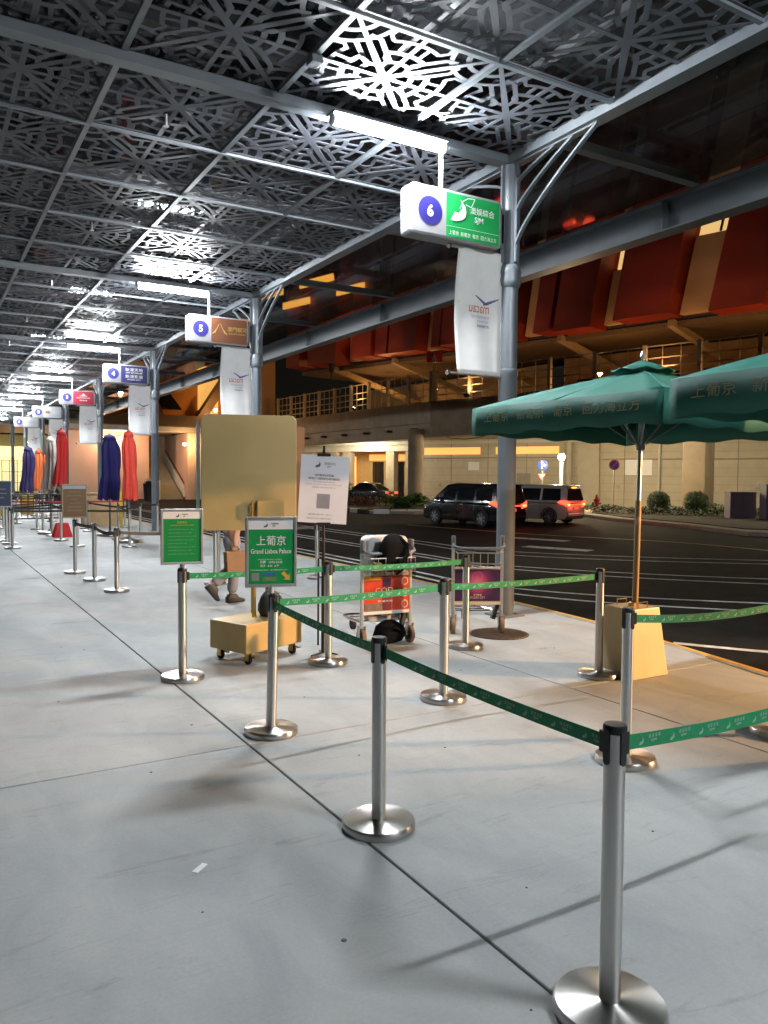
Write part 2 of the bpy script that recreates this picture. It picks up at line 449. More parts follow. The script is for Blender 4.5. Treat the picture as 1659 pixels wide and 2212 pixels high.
# roof above: tinted glass on purlins, carried out over the pick-up lane
ZR = 6.32
nx, ny = 8, 16
M_dark = mat('roof_steel', (.14, .145, .155), .5, var=.15, scale=2)
for i in range(nx):
    for j in range(ny):
        x0 = -1.5 + 11.9*i/nx; x1 = -1.5 + 11.9*(i+1)/nx
        y0 = yA + (yB-yA)*j/ny; y1 = yA + (yB-yA)*(j+1)/ny
        MB().box(((x0+x1)/2, (y0+y1)/2, ZR), (x1-x0-.02, y1-y0-.02, .014)).build('roof_pane', M_glassr, canopy)
for i in range(nx+1):
    x = -1.5 + 11.9*i/nx
    if i in (0, 1, 2, 3, 4, 5, 6): MB().box((x, (yA+yB)/2, ZR-.06), (.07, yB-yA, .09)).build('purlin', M_dark, canopy)
k = -3
while Y6 + SP/2*k < yB:
    yy = Y6 + SP/2*k
    MB().box((4.2, yy, ZR-.215), (11.3, .10, .11)).box((4.2, yy, ZR-.28), (11.3, .15, .012)).build('rafter', M_dark, canopy)
    k += 1
bm_ = MB()
prof = [(-.15, 0), (.15, 0), (.15, .03), (.012, .03), (.012, .47), (.15, .47), (.15, .5), (-.15, .5), (-.15, .47), (-.012, .47), (-.012, .03), (-.15, .03)]
bm_.prism(prof, lambda a, b, d: (10.0+a, d, 5.53+b), yA, yB)
gb = bm_.build('gutter_beam', M_gpaint, canopy)
k = -3
while Y6 + SP/2*k < yB:
    for s in (-1, 1): MB().box((10.0+s*.082, Y6+SP/2*k+.6, 5.78), (.135, .014, .436)).build('stiffener', M_gpaint, gb)
    k += 1

# columns
def make_column():
    t = thing('canopy_column', '', 'column', (XC, Y6, 0), 0, 'columns along the canopy edge')
    m = MB(); m.lathe([(.115, .02), (.115, 3.02), (.122, 3.03), (.122, 3.09), (.11, 3.10), (.11, 4.1)], n=28)
    m.build('shaft', M_gpaint, t, smooth=True)
    m = MB(); m.lathe([(.11, 4.1), (.135, 4.13), (.148, 4.19), (.138, 4.24), (.148, 4.29), (.135, 4.35), (.12, 4.38)], n=28)
    m.build('collar', M_gpaint, t, smooth=True)
    m = MB(); m.lathe([(.10, 4.37), (.10, ZC-.062)], n=24)
    for a in range(4):
        m.box((.118*math.cos(R(90*a)), .118*math.sin(R(90*a)), 5.0), (.05, .03, 1.18), R(90*a))
    m.build('upper_shaft', M_gpaint, t, smooth=True)
    m = MB(); m.box((0, 0, .01), (.36, .36, .02))
    for a in range(4): m.cyl((.14*math.cos(R(45+90*a)), .14*math.sin(R(45+90*a)), .02), (.14*math.cos(R(45+90*a)), .14*math.sin(R(45+90*a)), .04), .014, n=6)
    m.build('base_plate', M_gpaint, t)
    for s in (-1, 1):
        for z0, dy in ((4.62, 1.44), (5.02, 1.09), (5.36, .80)):
            P = []
            for i in range(9):
                u = i/8; P.append((0, s*(.12 + (dy-.12)*u**1.35), z0 + (ZC-.07-z0)*u))
            m = MB()
            for p, q in zip(P, P[1:]): m.bar(p, q, .045, .03)
            m.build('bracket_arm', M_gpaint, t)
        MB().box((0, s*.78, ZC-.07), (.06, 1.36, .016)).build('bracket_plate', M_gpaint, t)
    return t
col0 = make_column()
ordn = {3: 'second nearest canopy column, beside hanging sign number five', 4: 'third nearest canopy column, beside hanging sign number four', 5: 'canopy column beside red hanging sign number three',
        6: 'canopy column beside hanging sign number two', 7: 'canopy column beside hanging sign number one', 8: 'farthest canopy column seen beyond sign number one', 9: 'canopy column at the very far end of the canopy'}
col0['label'] = 'nearest grey canopy column, beside green hanging sign number six'
for k, lb in ordn.items(): dup(col0, (XC, COLY[k], 0), label=lb)
dup(col0, (XC, COLY[1], 0), label='grey canopy column to the right, out of the picture')

# tube lights
def make_tube():
    t = thing('tube_light', '', 'light', (4.53, Y6-.2, ZC-.16), 0, 'tube lights under the canopy beams')
    m = MB(); m.box((0, .02, .072), (1.46, .19, .03))  # widened as a reflector to cut the light thrown up on the lattice
    m.build('housing', M_gpaint, t, bevel=.006)
    MB().cyl((-.69, 0, 0), (.69, 0, 0), .05, n=10).build('diffuser', M_tube, t, smooth=True)
    for s in (-1, 1):
        e = MB(); e.cyl((s*.70, 0, 0), (s*.73, 0, 0), .055, n=16).box((s*.715, .015, .045), (.03, .05, .05)); e.build('end_cap', M_white, t)
    for s in (-.5, .5): MB().box((s, .12, .10), (.04, .24, .02)).build('mounting_strap', M_gpaint, t)
    return t
tl = make_tube(); tl['label'] = 'nearest bright white tube light above sign number six'
for k, lb in {1: 'white tube light overhead, out of the picture', 3: 'second bright tube light, above sign number five', 4: 'third bright tube light, above sign number four', 5: 'fourth bright tube light, above red sign number three',
              6: 'fifth bright tube light, above sign number two', 7: 'sixth bright tube light, above sign number one', 8: 'farthest tube light near the end of the canopy'}.items():
    dup(tl, (4.53, COLY[k]-.2, ZC-.16), label=lb)

# ---------------------------------------------------------------- logos
def sjm_logo(mb, cx, cz, s, y, mi=0, sx=1, fin=True):
    P = lambda pts: [(cx+sx*a*s, y, cz+b*s) for a, b in pts]
    mb.add(P([(-.62, -.5), (-.40, -.12), (-.18, -.14), (-.08, -.02), (.02, .1), (.02, .28), (-.12, .5), (.18, .2), (.24, -.05), (.18, -.28), (.02, -.42), (-.3, -.52)]), [(0, 1, 10, 11), (1, 2, 9, 10), (2, 3, 8, 9), (3, 4, 7, 8), (4, 5, 7), (5, 6, 7)], mi)
    if fin:
        for a, b in (((-.12, .06), (.04, .42)), ((.04, .42), (.34, .6)), ((.34, .6), (.72, .62)), ((.72, .62), (.52, .22)), ((.52, .22), (.2, .3))):
            d = Vector((b[0]-a[0], b[1]-a[1])).normalized(); n = Vector((-d.y, d.x))*.016
            mb.add(P([(a[0]+n.x, a[1]+n.y), (a[0]-n.x, a[1]-n.y), (b[0]-n.x, b[1]-n.y), (b[0]+n.x, b[1]+n.y)]), [(0, 1, 2, 3)], mi)
    return mb
def disc(mb, cx, cz, r, y, n=32, mi=0):
    return mb.add([(cx+r*math.cos(2*math.pi*i/n), y, cz+r*math.sin(2*math.pi*i/n)) for i in range(n)], [tuple(range(n))], mi)

# ---------------------------------------------------------------- hanging signs
M_sframe = mat('sign_frame', (.33, .34, .36), .35, .3, var=.08)
M_signw = mat('sign_white', (.26, .255, .27), .4, var=.03)
M_sbrown = mat('sign_brown', (.16, .055, .022), .4, var=.08)
M_snavy = mat('sign_navy', (.018, .014, .11), .4, var=.08)
M_sred = mat('sign_red', (.42, .012, .045), .4, var=.08)
M_sgrey = mat('sign_grey', (.42, .43, .46), .45, var=.05)
M_gprint = mat('gold_print', (.62, .42, .12), .4, .4, var=0)
M_kprint = mat('grey_print', (.12, .12, .13), .5, var=0)
def sign(k, num, panel, label, deco):
    t = thing('hanging_sign', label, 'sign', (5.515, COLY[k]-.1, 4.53), 0, 'numbered bay signs hung from the canopy')
    w, h = 1.31, .57
    m = MB(); m.prism(rrect(w, h, .05), lambda a, b, d: (a, d, b+h/2), 0, .22); bx_ = m.build('light_box', M_sframe, t, bevel=.012)
    MB().prism(rrect(.06, .50, .02), lambda a, b, d: (-w/2-.0015+d, a+.11, b+h/2), -.002, 0).build('side_panel', M_signw, t)
    MB().prism([(-w/2+.035, .03), (-.165, .03), (-.165, h-.03), (-w/2+.035, h-.03)], XZ, -.004, 0).build('number_panel', M_signw, t)
    MB().prism([(-.163, .03), (w/2-.035, .03), (w/2-.035, h-.03), (-.163, h-.03)], XZ, -.004, 0).build('name_panel', panel, t)
    b = MB(); disc(b, -.39, h/2, .165, -.006); bd = b.build('badge', M_navy, t, recalc=False)
    put_text(MB(), str(num), -.39, h/2, .14, -.008, bold=.03).build('numeral', M_print, bd, recalc=False)
    deco(t, h)
    m = MB(); m.box((-.19, .08, h+.275), (.045, .03, .55)); m.box((-.19, .08, h+.004), (.12, .06, .008)); m.build('hanger', M_gpaint, t)
    m = MB(); m.box((w/2+.055, .11, h*.5), (.11, .05, .36)); m.build('wall_bracket', M_gpaint, t)
    m = MB(); m.bar((w/2-.02, .11, 0.01), (w/2+.12, .11, -.12), .03); m.build('strut', M_gpaint, t)
    return t
def d6(t, h):
    m = MB(); sjm_logo(m, .06, .36, .26, -.007); put_text(m, '澳娛綜合', .36, .385, .085, -.007); put_text(m, 'SJM', .31, .275, .085, -.007, bold=.012)
    put_text(m, '上葡京  新葡京  葡京  回力海立方', .225, .085, .05, -.007, width=.70)
    m.add([(-.16, -.006, .155), (.615, -.006, .155), (.615, -.006, .158), (-.16, -.006, .158)], [(0, 1, 2, 3)])
    m.build('lettering', M_print, t, recalc=False)
def d5(t, h):
    m = MB()
    for s in (-1, 1):
        m.add([(.02+s*.01, -.007, .42), (.02+s*.02, -.007, .42), (.02+s*.12, -.007, .22), (.02+s*.10, -.007, .22)], [(0, 1, 2, 3)])
        m.add([(.02+s*.05, -.007, .32), (.02+s*.06, -.007, .33), (.02+s*.17, -.007, .2), (.02+s*.15, -.007, .2)], [(0, 1, 2, 3)])
    put_text(m, '澳門銀河', .40, .33, .10, -.007); put_text(m, 'GALAXY MACAU', .40, .235, .035, -.007, width=.38)
    m.build('lettering', M_gprint, t, recalc=False)
def d4(t, h):
    m = MB(); put_text(m, '新濠天地', .225, .43, .105, -.007, width=.52); put_text(m, 'CITY OF DREAMS', .225, .335, .04, -.007, width=.5, bold=.02)
    put_text(m, '新濠影滙', .225, .225, .105, -.007, width=.52); put_text(m, 'STUDIO CITY', .225, .13, .04, -.007, width=.4, bold=.02); m.build('lettering', M_print, t, recalc=False)
def d3(t, h):
    m = MB(); disc(m, .225, .40, .06, -.007, 12)
    for s in (-2, -1, 1, 2): m.add([(.225+s*.055-.02, -.007, .34), (.225+s*.055+.02, -.007, .34), (.225+s*.075, -.007, .45-.02*abs(s))], [(0, 1, 2)])
    for i in range(11): m.add([(-.03+i*.047, -.007, .26), (-.005+i*.047, -.007, .26), (-.005+i*.047, -.007, .315), (-.03+i*.047, -.007, .315)], [(0, 1, 2, 3)])
    for i in range(5): m.add([(.08+i*.06, -.007, .16), (.12+i*.06, -.007, .16), (.12+i*.06, -.007, .21), (.08+i*.06, -.007, .21)], [(0, 1, 2, 3)])
    m.build('lettering', mat('pink_print', (.75, .5, .5), .5, var=0), t, recalc=False)
def d2(t, h):
    m = MB(); m.add([(-.1, -.007, .24), (.10, -.007, .2), (.16, -.007, .3), (.05, -.007, .37), (-.08, -.007, .35)], [(0, 1, 2, 3, 4)]); m.build('emblem', mat('olive_print', (.2, .16, .06), .5, var=.3), t, recalc=False)
    m = MB()
    for i in range(3): m.add([(.27+i*.11, -.007, .18), (.35+i*.11, -.007, .18), (.35+i*.11, -.007, .38), (.27+i*.11, -.007, .38)], [(0, 1, 2, 3)])
    m.build('lettering', mat('pale_grey_print', (.5, .5, .52), .5, var=0), t, recalc=False)
def d1(t, h):
    m = MB()
    for i in range(5): m.add([(.0+i*.1, -.007, .2), (.07+i*.1, -.007, .2), (.08+i*.1, -.007, .34), (.01+i*.1, -.007, .36)], [(0, 1, 2, 3)])
    m.build('lettering', mat('mid_grey_print', (.36, .36, .38), .5, var=0), t, recalc=False)
for a in ((2, 6, M_green, 'hanging box sign with number six and green panel', d6), (3, 5, M_sbrown, 'hanging box sign with number five and brown panel', d5), (4, 4, M_snavy, 'hanging box sign with number four and navy panel', d4),
          (5, 3, M_sred, 'hanging box sign with number three and red panel', d3), (6, 2, M_sgrey, 'hanging box sign with number two and grey panel with dark emblem', d2), (7, 1, M_sgrey, 'smallest hanging box sign, number one with plain grey panel', d1)):
    sign(*a)

# ---------------------------------------------------------------- banners (seen from the back, print mirrored)
M_pred = mat('red_print', (.62, .16, .14), .6, var=0); M_pblue = mat('violet_print', (.12, .10, .30), .6, var=0); M_pgrey = mat('pale_violet_print', (.42, .40, .50), .6, var=0)
def make_banner():
    t = thing('banner', '', 'banner', (5.94, Y6, 3.0), 0, 'airport banners on the canopy columns')
    W, H = .66, 1.50; nx_, nz_ = 10, 24; v = []; f = []
    def surf(u, w):
        return (-W/2 + W*u - .02*math.sin(math.pi*w)*(1-u), .04*math.sin(math.pi*w)*(1-.6*u) + .012*math.sin(9*u+3*w), H*w)
    for j in range(nz_+1):
        for i in range(nx_+1): v.append(surf(i/nx_, j/nz_))
    f = [(j*(nx_+1)+i, j*(nx_+1)+i+1, (j+1)*(nx_+1)+i+1, (j+1)*(nx_+1)+i) for j in range(nz_) for i in range(nx_)]
    o = MB().add(v, f).build('cloth', M_cloth, t, smooth='all')
    sm = o.modifiers.new('thick', 'SOLIDIFY'); sm.thickness = .003; sm.offset = 1
    for z in (0, H):
        m = MB(); m.cyl((-W/2-.12, .004, z), (W/2+.13, .004, z), .016, n=10); rd = m.build('rod', M_alu, t, smooth=True)
        MB().lathe([(0, -.035), (.025, -.025), (.035, 0), (.025, .025), (0, .035)], (-W/2-.14, .004, z), 14).build('ball_end', M_chrome, rd, smooth=True)
    def onto(mb, name, m):
        for i, p in enumerate(mb.v):
            u = (p[0]+W/2)/W; w = p[2]/H; s = surf(u, w); mb.v[i] = (s[0], s[1]-.006, s[2])
        mb.build(name, m, t, recalc=False)
    r = put_text(MB(), 'macau', .01, .80, .085, 0, width=.30, bold=.004, mirror=True); onto(r, 'lettering', M_pred)
    g = put_text(MB(), 'international', .03, .715, .045, 0, width=.27, mirror=True); put_text(g, 'airport', .065, .655, .045, 0, width=.17, mirror=True)
    onto(g, 'lettering', M_pgrey)
    b = put_text(MB(), '澳門國際機場', .07, .60, .035, 0, width=.19, mirror=True)
    for i in range(4):
        x0 = .12-.012*i
        b.add([(x0+.00, 0, .90-.006*i), (x0+.17-.03*i, 0, .955-.022*i), (x0+.16-.03*i, 0, .935-.022*i), (x0+.0-.012, 0, .872-.006*i)], [(0, 1, 2, 3)])
    b.add([(.10, 0, .86), (-.06, 0, .965), (-.03, 0, .965), (.13, 0, .88)], [(0, 1, 2, 3)])
    onto(MB().add([(-.29, 0, .868), (-.05, 0, .868), (-.05, 0, .872), (-.29, 0, .872)], [(0, 1, 2, 3)]), 'underline', M_pgrey)
    onto(b, 'emblem', M_pblue)
    return t
bn = make_banner(); bn['label'] = 'nearest white airport banner, under green sign number six'
for k, lb in {3: 'white airport banner hanging under brown sign number five', 4: 'white airport banner hanging under navy sign number four', 5: 'white airport banner hanging under red sign number three', 6: 'white airport banner hanging under sign number two', 7: 'farthest white airport banner, under sign number one'}.items():
    dup(bn, (5.94, COLY[k], 3.0), label=lb)
# ================================================================== queue posts
ZB = .885                                            # belt centre height
def make_post():
    t = thing('queue_post', '', 'stanchion', (0, 0, 0), 0, 'steel queue posts')
    MB().lathe([(.178, .0), (.182, .006), (.182, .034), (.176, .042), (.04, .047), (.036, .05)], n=40).build('base', M_base, t, smooth=True)
    MB().lathe([(.035, .045), (.035, .945)], n=24).build('pole', M_steel, t, smooth=True)
    MB().lathe([(.0375, .928), (.0385, .934), (.0385, .948), (.034, .955), (0, .956)], n=24).build('cap', M_black, t, smooth=True)
    for a in range(4):
        m = MB(); m.prism(rrect(.024, .115, .011), lambda p, q, d: (p*math.cos(R(90*a))-d*math.sin(R(90*a)), p*math.sin(R(90*a))+d*math.cos(R(90*a)), q+ZB), .0335, .0395)
        m.build('belt_slot', M_black, t)
    return t
post0 = make_post(); _first = [True]
def post(x, y, label, rz=0., lean=0.):
    p = dup(post0, (x, y, 0), R(rz), label); p.rotation_euler = (0, lean, R(rz)); return p
def belt(owner, p, q, m, printed=True, sag=.012, w=.05, z=ZB, name='belt'):
    """belt from post p to post q, a part of the post it pulls out of; owner keeps rz=0"""
    p = Vector(p); q = Vector(q); d = (q-p); L = d.length; u = d/L
    a = p + u*.045; b = q - u*.045; n = 14
    o = owner.location; inv = owner.matrix_basis.inverted()
    off = Vector((-u.y, u.x))*.0008
    v = []
    for i in range(n+1):
        t = i/n; c = a.lerp(b, t); zz = z - sag*4*t*(1-t)
        v += [(c.x+off.x, c.y+off.y, zz-w/2), (c.x+off.x, c.y+off.y, zz+w/2), (c.x-off.x, c.y-off.y, zz+w/2), (c.x-off.x, c.y-off.y, zz-w/2)]
    f = []
    for i in range(n):
        for k in range(4): f.append((4*i+k, 4*i+(k+1) % 4, 4*i+4+(k+1) % 4, 4*i+4+k))
    mb = MB().add(v, f)
    def loc(mb_):
        mb_.v = [tuple(inv @ Vector(x)) for x in mb_.v]; return mb_
    bo = loc(mb).build(name, m, owner)
    e = MB()
    for c in (a, b): e.box((c.x, c.y, z), (.03, .014, w+.02), math.atan2(u.y, u.x))
    loc(e)
    for k, c in enumerate((a, b)):
        e2 = MB().box((c.x, c.y, z), (.034, .016, w+.022), math.atan2(u.y, u.x)); loc(e2).build('belt_clip', M_black, owner, bevel=.003)
    if printed:
        pr = MB(); k = int((L-.2)/.155)
        for side in (1, -1):
            nn = Vector((-u.y, u.x))*side*.0022
            for i in range(k):
                s0 = .13 + i*.155; c = p + u*s0; t = (s0-.045)/(L-.09); zz = z - sag*4*t*(1-t)
                tmp = MB(); sjm_logo(tmp, 0, 0, .028, 0, fin=False)
                put_text(tmp, 'SJM', .055, -.007, .011, 0, width=.03, bold=.03)
                for g in range(4):
                    gx = .030 + g*.016
                    for hh in (0., .0045, .009): tmp.add([(gx, 0, .003+hh), (gx+.012, 0, .003+hh), (gx+.012, 0, .0052+hh), (gx, 0, .0052+hh)], [(0, 1, 2, 3)])
                    tmp.add([(gx+.005, 0, .002), (gx+.007, 0, .002), (gx+.007, 0, .015), (gx+.005, 0, .015)], [(0, 1, 2, 3)])
                sg = -side if side > 0 else 1
                pr.add([(c.x + u.x*sg*a_ + nn.x, c.y + u.y*sg*a_ + nn.y, zz+c_) for a_, b_, c_ in tmp.v], tmp.f)
        po = loc(pr).build('belt_print', M_printg, bo, recalc=False); po['kind'] = 'stuff'
    return bo
PF = (1.915, 1.765); PM = (1.95, 3.32); P3 = (2.04, 4.93); P4 = (1.93, 6.63)
P5 = (3.28, 6.54); P6 = (3.53, 5.02); P7 = (4.82, 6.47); P8 = (5.15, 4.95); P9 = (3.73, 3.35); P10 = (5.06, 3.2); P11 = (3.62, 1.80)
def bpy_update(): bpy.context.view_layer.update()
a = post(*PF, 'nearest steel queue post, large in the right foreground')
belt(a, PF, PM, M_belt); belt(a, PF, P11, M_belt, sag=.03)
b = post(*PM, 'queue post standing alone on the floor joint, centre foreground', lean=R(-.3))
b3 = post(*P3, 'queue post carrying the green sign with large white characters', lean=R(1.2))
belt(b3, P3, PM, M_belt); belt(b3, P3, P6, M_belt)
b4 = post(*P4, 'queue post carrying the left green notice sign'); belt(b4, P4, P5, M_belt)
b5 = post(*P5, 'queue post in front of the white poster stand'); belt(b5, P5, P7, M_belt)
b6 = post(*P6, 'queue post with a dented base between the two luggage carts, nearer row'); belt(b6, P6, P8, M_belt)
post(*P7, 'queue post in front of the empty luggage cart')
post(*P8, 'queue post just left of the gold umbrella base')
b9 = post(*P9, 'queue post in front of the gold umbrella base, mostly behind the nearest post'); belt(b9, P9, P10, M_belt, sag=.03)
post(*P10, 'queue post cut off by the right picture edge')
post0.location = (*P11, 0); post0['label'] = 'queue post out of the picture on the right'
# farther queues
far = {}
for key, x, y, lb in (
    ('m1', 2.38, 14.75, 'queue post carrying the brown notice board'), ('m2', 2.49, 13.57, 'middle queue post of the brown belt row, left of centre'), ('m3', 2.54, 12.12, 'nearest queue post of the brown belt row on the left'),
    ('m4', 4.10, 12.23, 'queue post seen below the gold board, beside the walking person'), ('m5', 5.85, 12.10, 'queue post seen between the gold board and the white poster'), ('m6', 4.55, 13.4, 'queue post half hidden behind the gold board'),
    ('f1', 1.90, 20.33, 'nearest post of the tight bunch at the left edge'), ('f2', 1.96, 21.72, 'second post of the tight bunch at the left edge'), ('f3', 1.97, 22.67, 'third post of the tight bunch at the left edge'), ('f4', 1.90, 23.9, 'leftmost post of the tight bunch at the left edge'),
    ('f5', 3.23, 27.07, 'far queue post with red belt, well left of the red weight'), ('f6', 3.26, 25.90, 'far queue post left of the red weight'), ('f7', 3.27, 24.02, 'queue post just left of the red weight'), ('f8', 3.23, 22.15, 'queue post in front of the red weight'),
    ('f9', 3.31, 20.19, 'queue post directly behind the brown notice board'), ('g1', 4.67, 26.91, 'far queue post with red belts left of the folded blue umbrella, with black belts'), ('g2', 4.53, 25.54, 'far queue post left of the folded blue umbrella'),
    ('g4', 4.65, 21.90, 'queue post between the folded blue and red umbrellas'), ('g5', 4.40, 19.5, 'queue post in front of the folded red umbrella'), ('g6', 5.57, 23.35, 'queue post right of the folded red umbrella'),
    ('g7', 6.14, 23.60, 'queue post right of the third canopy column'), ('g8', 5.93, 26.97, 'far queue post behind the folded umbrellas'),
    ('h1', 3.0, 30.5, 'far queue post behind the black barrier'), ('h2', 3.1, 33.0, 'far queue post behind the black barrier'), ('h3', 4.3, 31.5, 'far queue post behind the black barrier'), ('h4', 4.4, 34.5, 'far queue post behind the black barrier'), ('h5', 2.35, 28.0, 'far queue post behind the black barrier'), ('h6', 2.4, 31.0, 'far queue post behind the black barrier')):
    o = post(x, y, lb, rz=0.); o['group'] = 'queue posts of the farther bays'; far[key] = o
def fb(a, b, m, **k): belt(far[a], far[a].location.xy, far[b].location.xy, m, printed=False, **k)
fb('m1', 'm2', M_bbrn); fb('m2', 'm3', M_bbrn, sag=.05); fb('m3', 'm4', M_bbrn, sag=.04); fb('m4', 'm5', M_bbrn)
fb('f1', 'f9', M_bblk); fb('f2', 'f8', M_bblk); fb('f3', 'f7', M_bblk); fb('f4', 'f6', M_bblk); fb('f1', 'f2', M_bblk); fb('f9', 'f8', M_bblk); fb('f8', 'f7', M_bblk); fb('f9', 'g5', M_bblk)
fb('f5', 'g1', M_bred); fb('f6', 'g2', M_bblk); fb('g4', 'g6', M_bblk); fb('g5', 'g4', M_bblk); fb('g6', 'g7', M_bblk); fb('g2', 'g1', M_bblk); fb('h5', 'f5', M_bred); fb('g1', 'g8', M_bred); fb('g2', 'g4', M_bblk); fb('h1', 'h3', M_bblk); fb('h2', 'h4', M_bblk); fb('h6', 'h1', M_bblk); fb('h1', 'h2', M_bblk)

# ---------------------------------------------------------------- framed notices standing on posts
M_dgreen2 = mat('sign_green_b', (.010, .25, .062), .6, var=.06, spec=.2)
M_yel = mat('yellow_arrow', (.75, .42, .05), .5, var=.05)
def framed(name, label, loc, rz, w, h, panel, frame=M_alu, cat='sign'):
    t = thing(name, label, cat, loc, R(rz))
    fw = .022
    for i, (cx, cz, sx, sz) in enumerate(((-w/2+fw/2, h/2, fw, h), (w/2-fw/2, h/2, fw, h), (0, fw/2, w-2*fw-.001, fw), (0, h-fw/2, w-2*fw-.001, fw))):
        MB().box((cx, 0, cz), (sx, .022, sz)).build('frame_rail', frame, t, bevel=.005)
    MB().box((0, .003, h/2), (w-2*fw+.004, .008, h-2*fw+.004)).build('panel', panel, t)
    MB().cyl((0, 0, -.05), (0, 0, .004), .022, n=14).build('socket', M_steel, t)
    return t
def head(t, w, h):
    MB().box((0, -.0025, h-.022-.032), (w-.046, .003, .062)).build('header', M_white, t)
    m = sjm_logo(MB(), -.03, h-.054, .034, -.0055, fin=False); put_text(m, '澳娛綜合', .025, h-.046, .013, -.0055, bold=.02); put_text(m, 'SJM', .018, h-.063, .012, -.0055, bold=.02); m.build('logo', mat('slate_print', (.06, .10, .12), .5, var=0), t, recalc=False)
sB = framed('notice_sign', 'green framed sign with large white characters and yellow arrow', (*P3, .995), -18, .345, .475, M_green)
head(sB, .345, .475)
m = MB(); put_text(m, '上葡京', 0, .315, .066, -.0035, width=.195, bold=.004); put_text(m, 'Grand Lisboa Palace', 0, .243, .032, -.0035, width=.27, bold=.015)
put_text(m, '月費   10:02-23:22', .0, .17, .02, -.0035, width=.15, bold=.015); put_text(m, '班次   8:20  上午', -.01, .145, .018, -.0035, width=.125, bold=.01)
put_text(m, '上葡京新葡京葡京回力海立方上葡京新葡京', -.01, .187, .007, -.0035, width=.16); put_text(m, '上葡京新葡京葡京回力海立方，上葡京新葡京葡京回力海立方', -.015, .116, .008, -.0035, width=.25)
m.build('lettering', M_print, sB, recalc=False)
MB().box((-.105, -.0025, .07), (.05, .003, .05)).build('code_patch', M_signw, sB)
MB().box((-.01, -.0025, .085), (.09, .003, .022)).build('photo_strip', mat('blue_photo', (.03, .12, .35), .5, var=.5, scale=40), sB)
MB().box((-.01, -.0025, .055), (.09, .003, .03)).build('photo_strip', mat('olive_photo', (.12, .25, .06), .5, var=.4, scale=60), sB)
_ar = [(-.012, .04), (.012, .04), (.012, .0), (.03, .0), (0, -.034), (-.03, .0), (-.012, .0)]
MB().add([(.105+(a*math.cos(R(45))-b*math.sin(R(45))), -.004, .07+(a*math.sin(R(45))+b*math.cos(R(45)))) for a, b in _ar], [tuple(range(7))]).build('arrow', M_yel, sB, recalc=False)
sA = framed('notice_sign', 'green framed notice with small faint print, left of the gold board', (*P4, .985), -10, .355, .475, M_dgreen2)
head(sA, .355, .475)
M_faint = mat('faint_green_print', (.16, .42, .22), .5, var=0)
m = MB(); put_text(m, '溫馨提示', 0, .36, .02, -.0035); put_text(m, '上葡京新葡京葡京回力海立方上葡京', 0, .335, .012, -.0035, width=.2); m.build('lettering', mat('olive_lettering', (.45, .42, .06), .5, var=0), sA, recalc=False)
m = MB()
for i, wd in enumerate((.22, .2, .24, .22, .16, .23, .2, .22)): put_text(m, '上葡京新葡京葡京回力海立方上葡京', -.12+wd/2, .30-.03*i, .010, -.0035, width=wd)
m.build('lettering', M_faint, sA, recalc=False)
M_bronze = mat('bronze_panel', (.20, .115, .055), .45, .1, var=.12)
sC = framed('notice_sign', 'brown notice board with pale header on a farther queue post', (2.38, 14.75, .98), -8, .42, .60, M_bronze, mat('copper_frame', (.45, .32, .22), .35, .5, var=.1))
MB().box((0, -.0025, .545), (.376, .003, .06)).build('header', M_sgrey, sC)
m = MB()
for i, wd in enumerate((.2, .24, .12, .18, .22, .26)): put_text(m, '澳門銀河澳門銀河澳門', 0, .46-.065*i, .022, -.0035, width=wd)
m.build('lettering', mat('tan_print', (.42, .3, .2), .5, var=0), sC, recalc=False)
sD = framed('notice_sign', 'dark navy notice sign cut off by the left picture edge', (1.66, 20.33, .98), -5, .46, .62, mat('navy_panel', (.02, .03, .06), .4, var=.1))
m = MB()
for i, wd in enumerate((.2, .24, .12)): put_text(m, '新濠天地新濠', 0, .42-.1*i, .03, -.0035, width=wd)
m.build('lettering', M_sgrey, sD, recalc=False)

# ---------------------------------------------------------------- white poster on black stand
ps = thing('poster_stand', 'white notice poster clipped on a black pole stand', 'poster stand', (3.385, 6.86, 0), R(-24))
MB().cyl((0, 0, .03), (0, 0, 2.0), .014, n=12).cyl((0, 0, .03), (0, 0, .95), .02, n=12).build('pole', M_black, ps, smooth=True)
for a_ in (100, 220, 340):
    c_, s_ = math.cos(R(a_)), math.sin(R(a_))
    MB().bar((.0, .0, .03), (.15*c_, .15*s_, .012), .022, .014).build('foot', M_black, ps)
MB().bar((-.05, -.01, .10), (-.05, -.01, .95), .018).build('brace', M_black, ps)
for z_, d_ in ((1.285, 0), (1.952, .0)):
    MB().box((0, -.025, z_), (.13, .03, .03)).build('clip', M_black, ps, bevel=.004)
MB().box((0, -.012, 2.01), (.022, .022, .06)).build('pole_tip', M_black, ps)
ptilt = 3.2
def tiltp(mb):
    c_, s_ = math.cos(R(-ptilt)), math.sin(R(-ptilt))
    mb.v = [(x*c_+(z-1.62)*-s_, y, x*s_+(z-1.62)*c_+1.62) for x, y, z in mb.v]; return mb
tiltp(MB().box((0, -.030, 1.62), (.47, .004, .655))).build('sheet', mat('poster_white', (.84, .82, .88), .5, var=.03), ps)
m = sjm_logo(MB(), -.06, 1.86, .062, -.0335, fin=False); tiltp(m).build('logo', mat('slate_print', (.06, .10, .12)), ps, recalc=False)
m = MB(); put_text(m, '澳娛綜合', .045, 1.87, .026, -.0335); put_text(m, 'SJM', .035, 1.838, .024, -.0335)
put_text(m, '我們重視你的回饋。', 0, 1.755, .022, -.0335, width=.19, bold=.01); put_text(m, '請掃描以下二維碼與我們分享您的寶貴意見。', 0, 1.722, .022, -.0335, width=.31, bold=.01)
tiltp(m).build('lettering', M_kprint, ps, recalc=False)
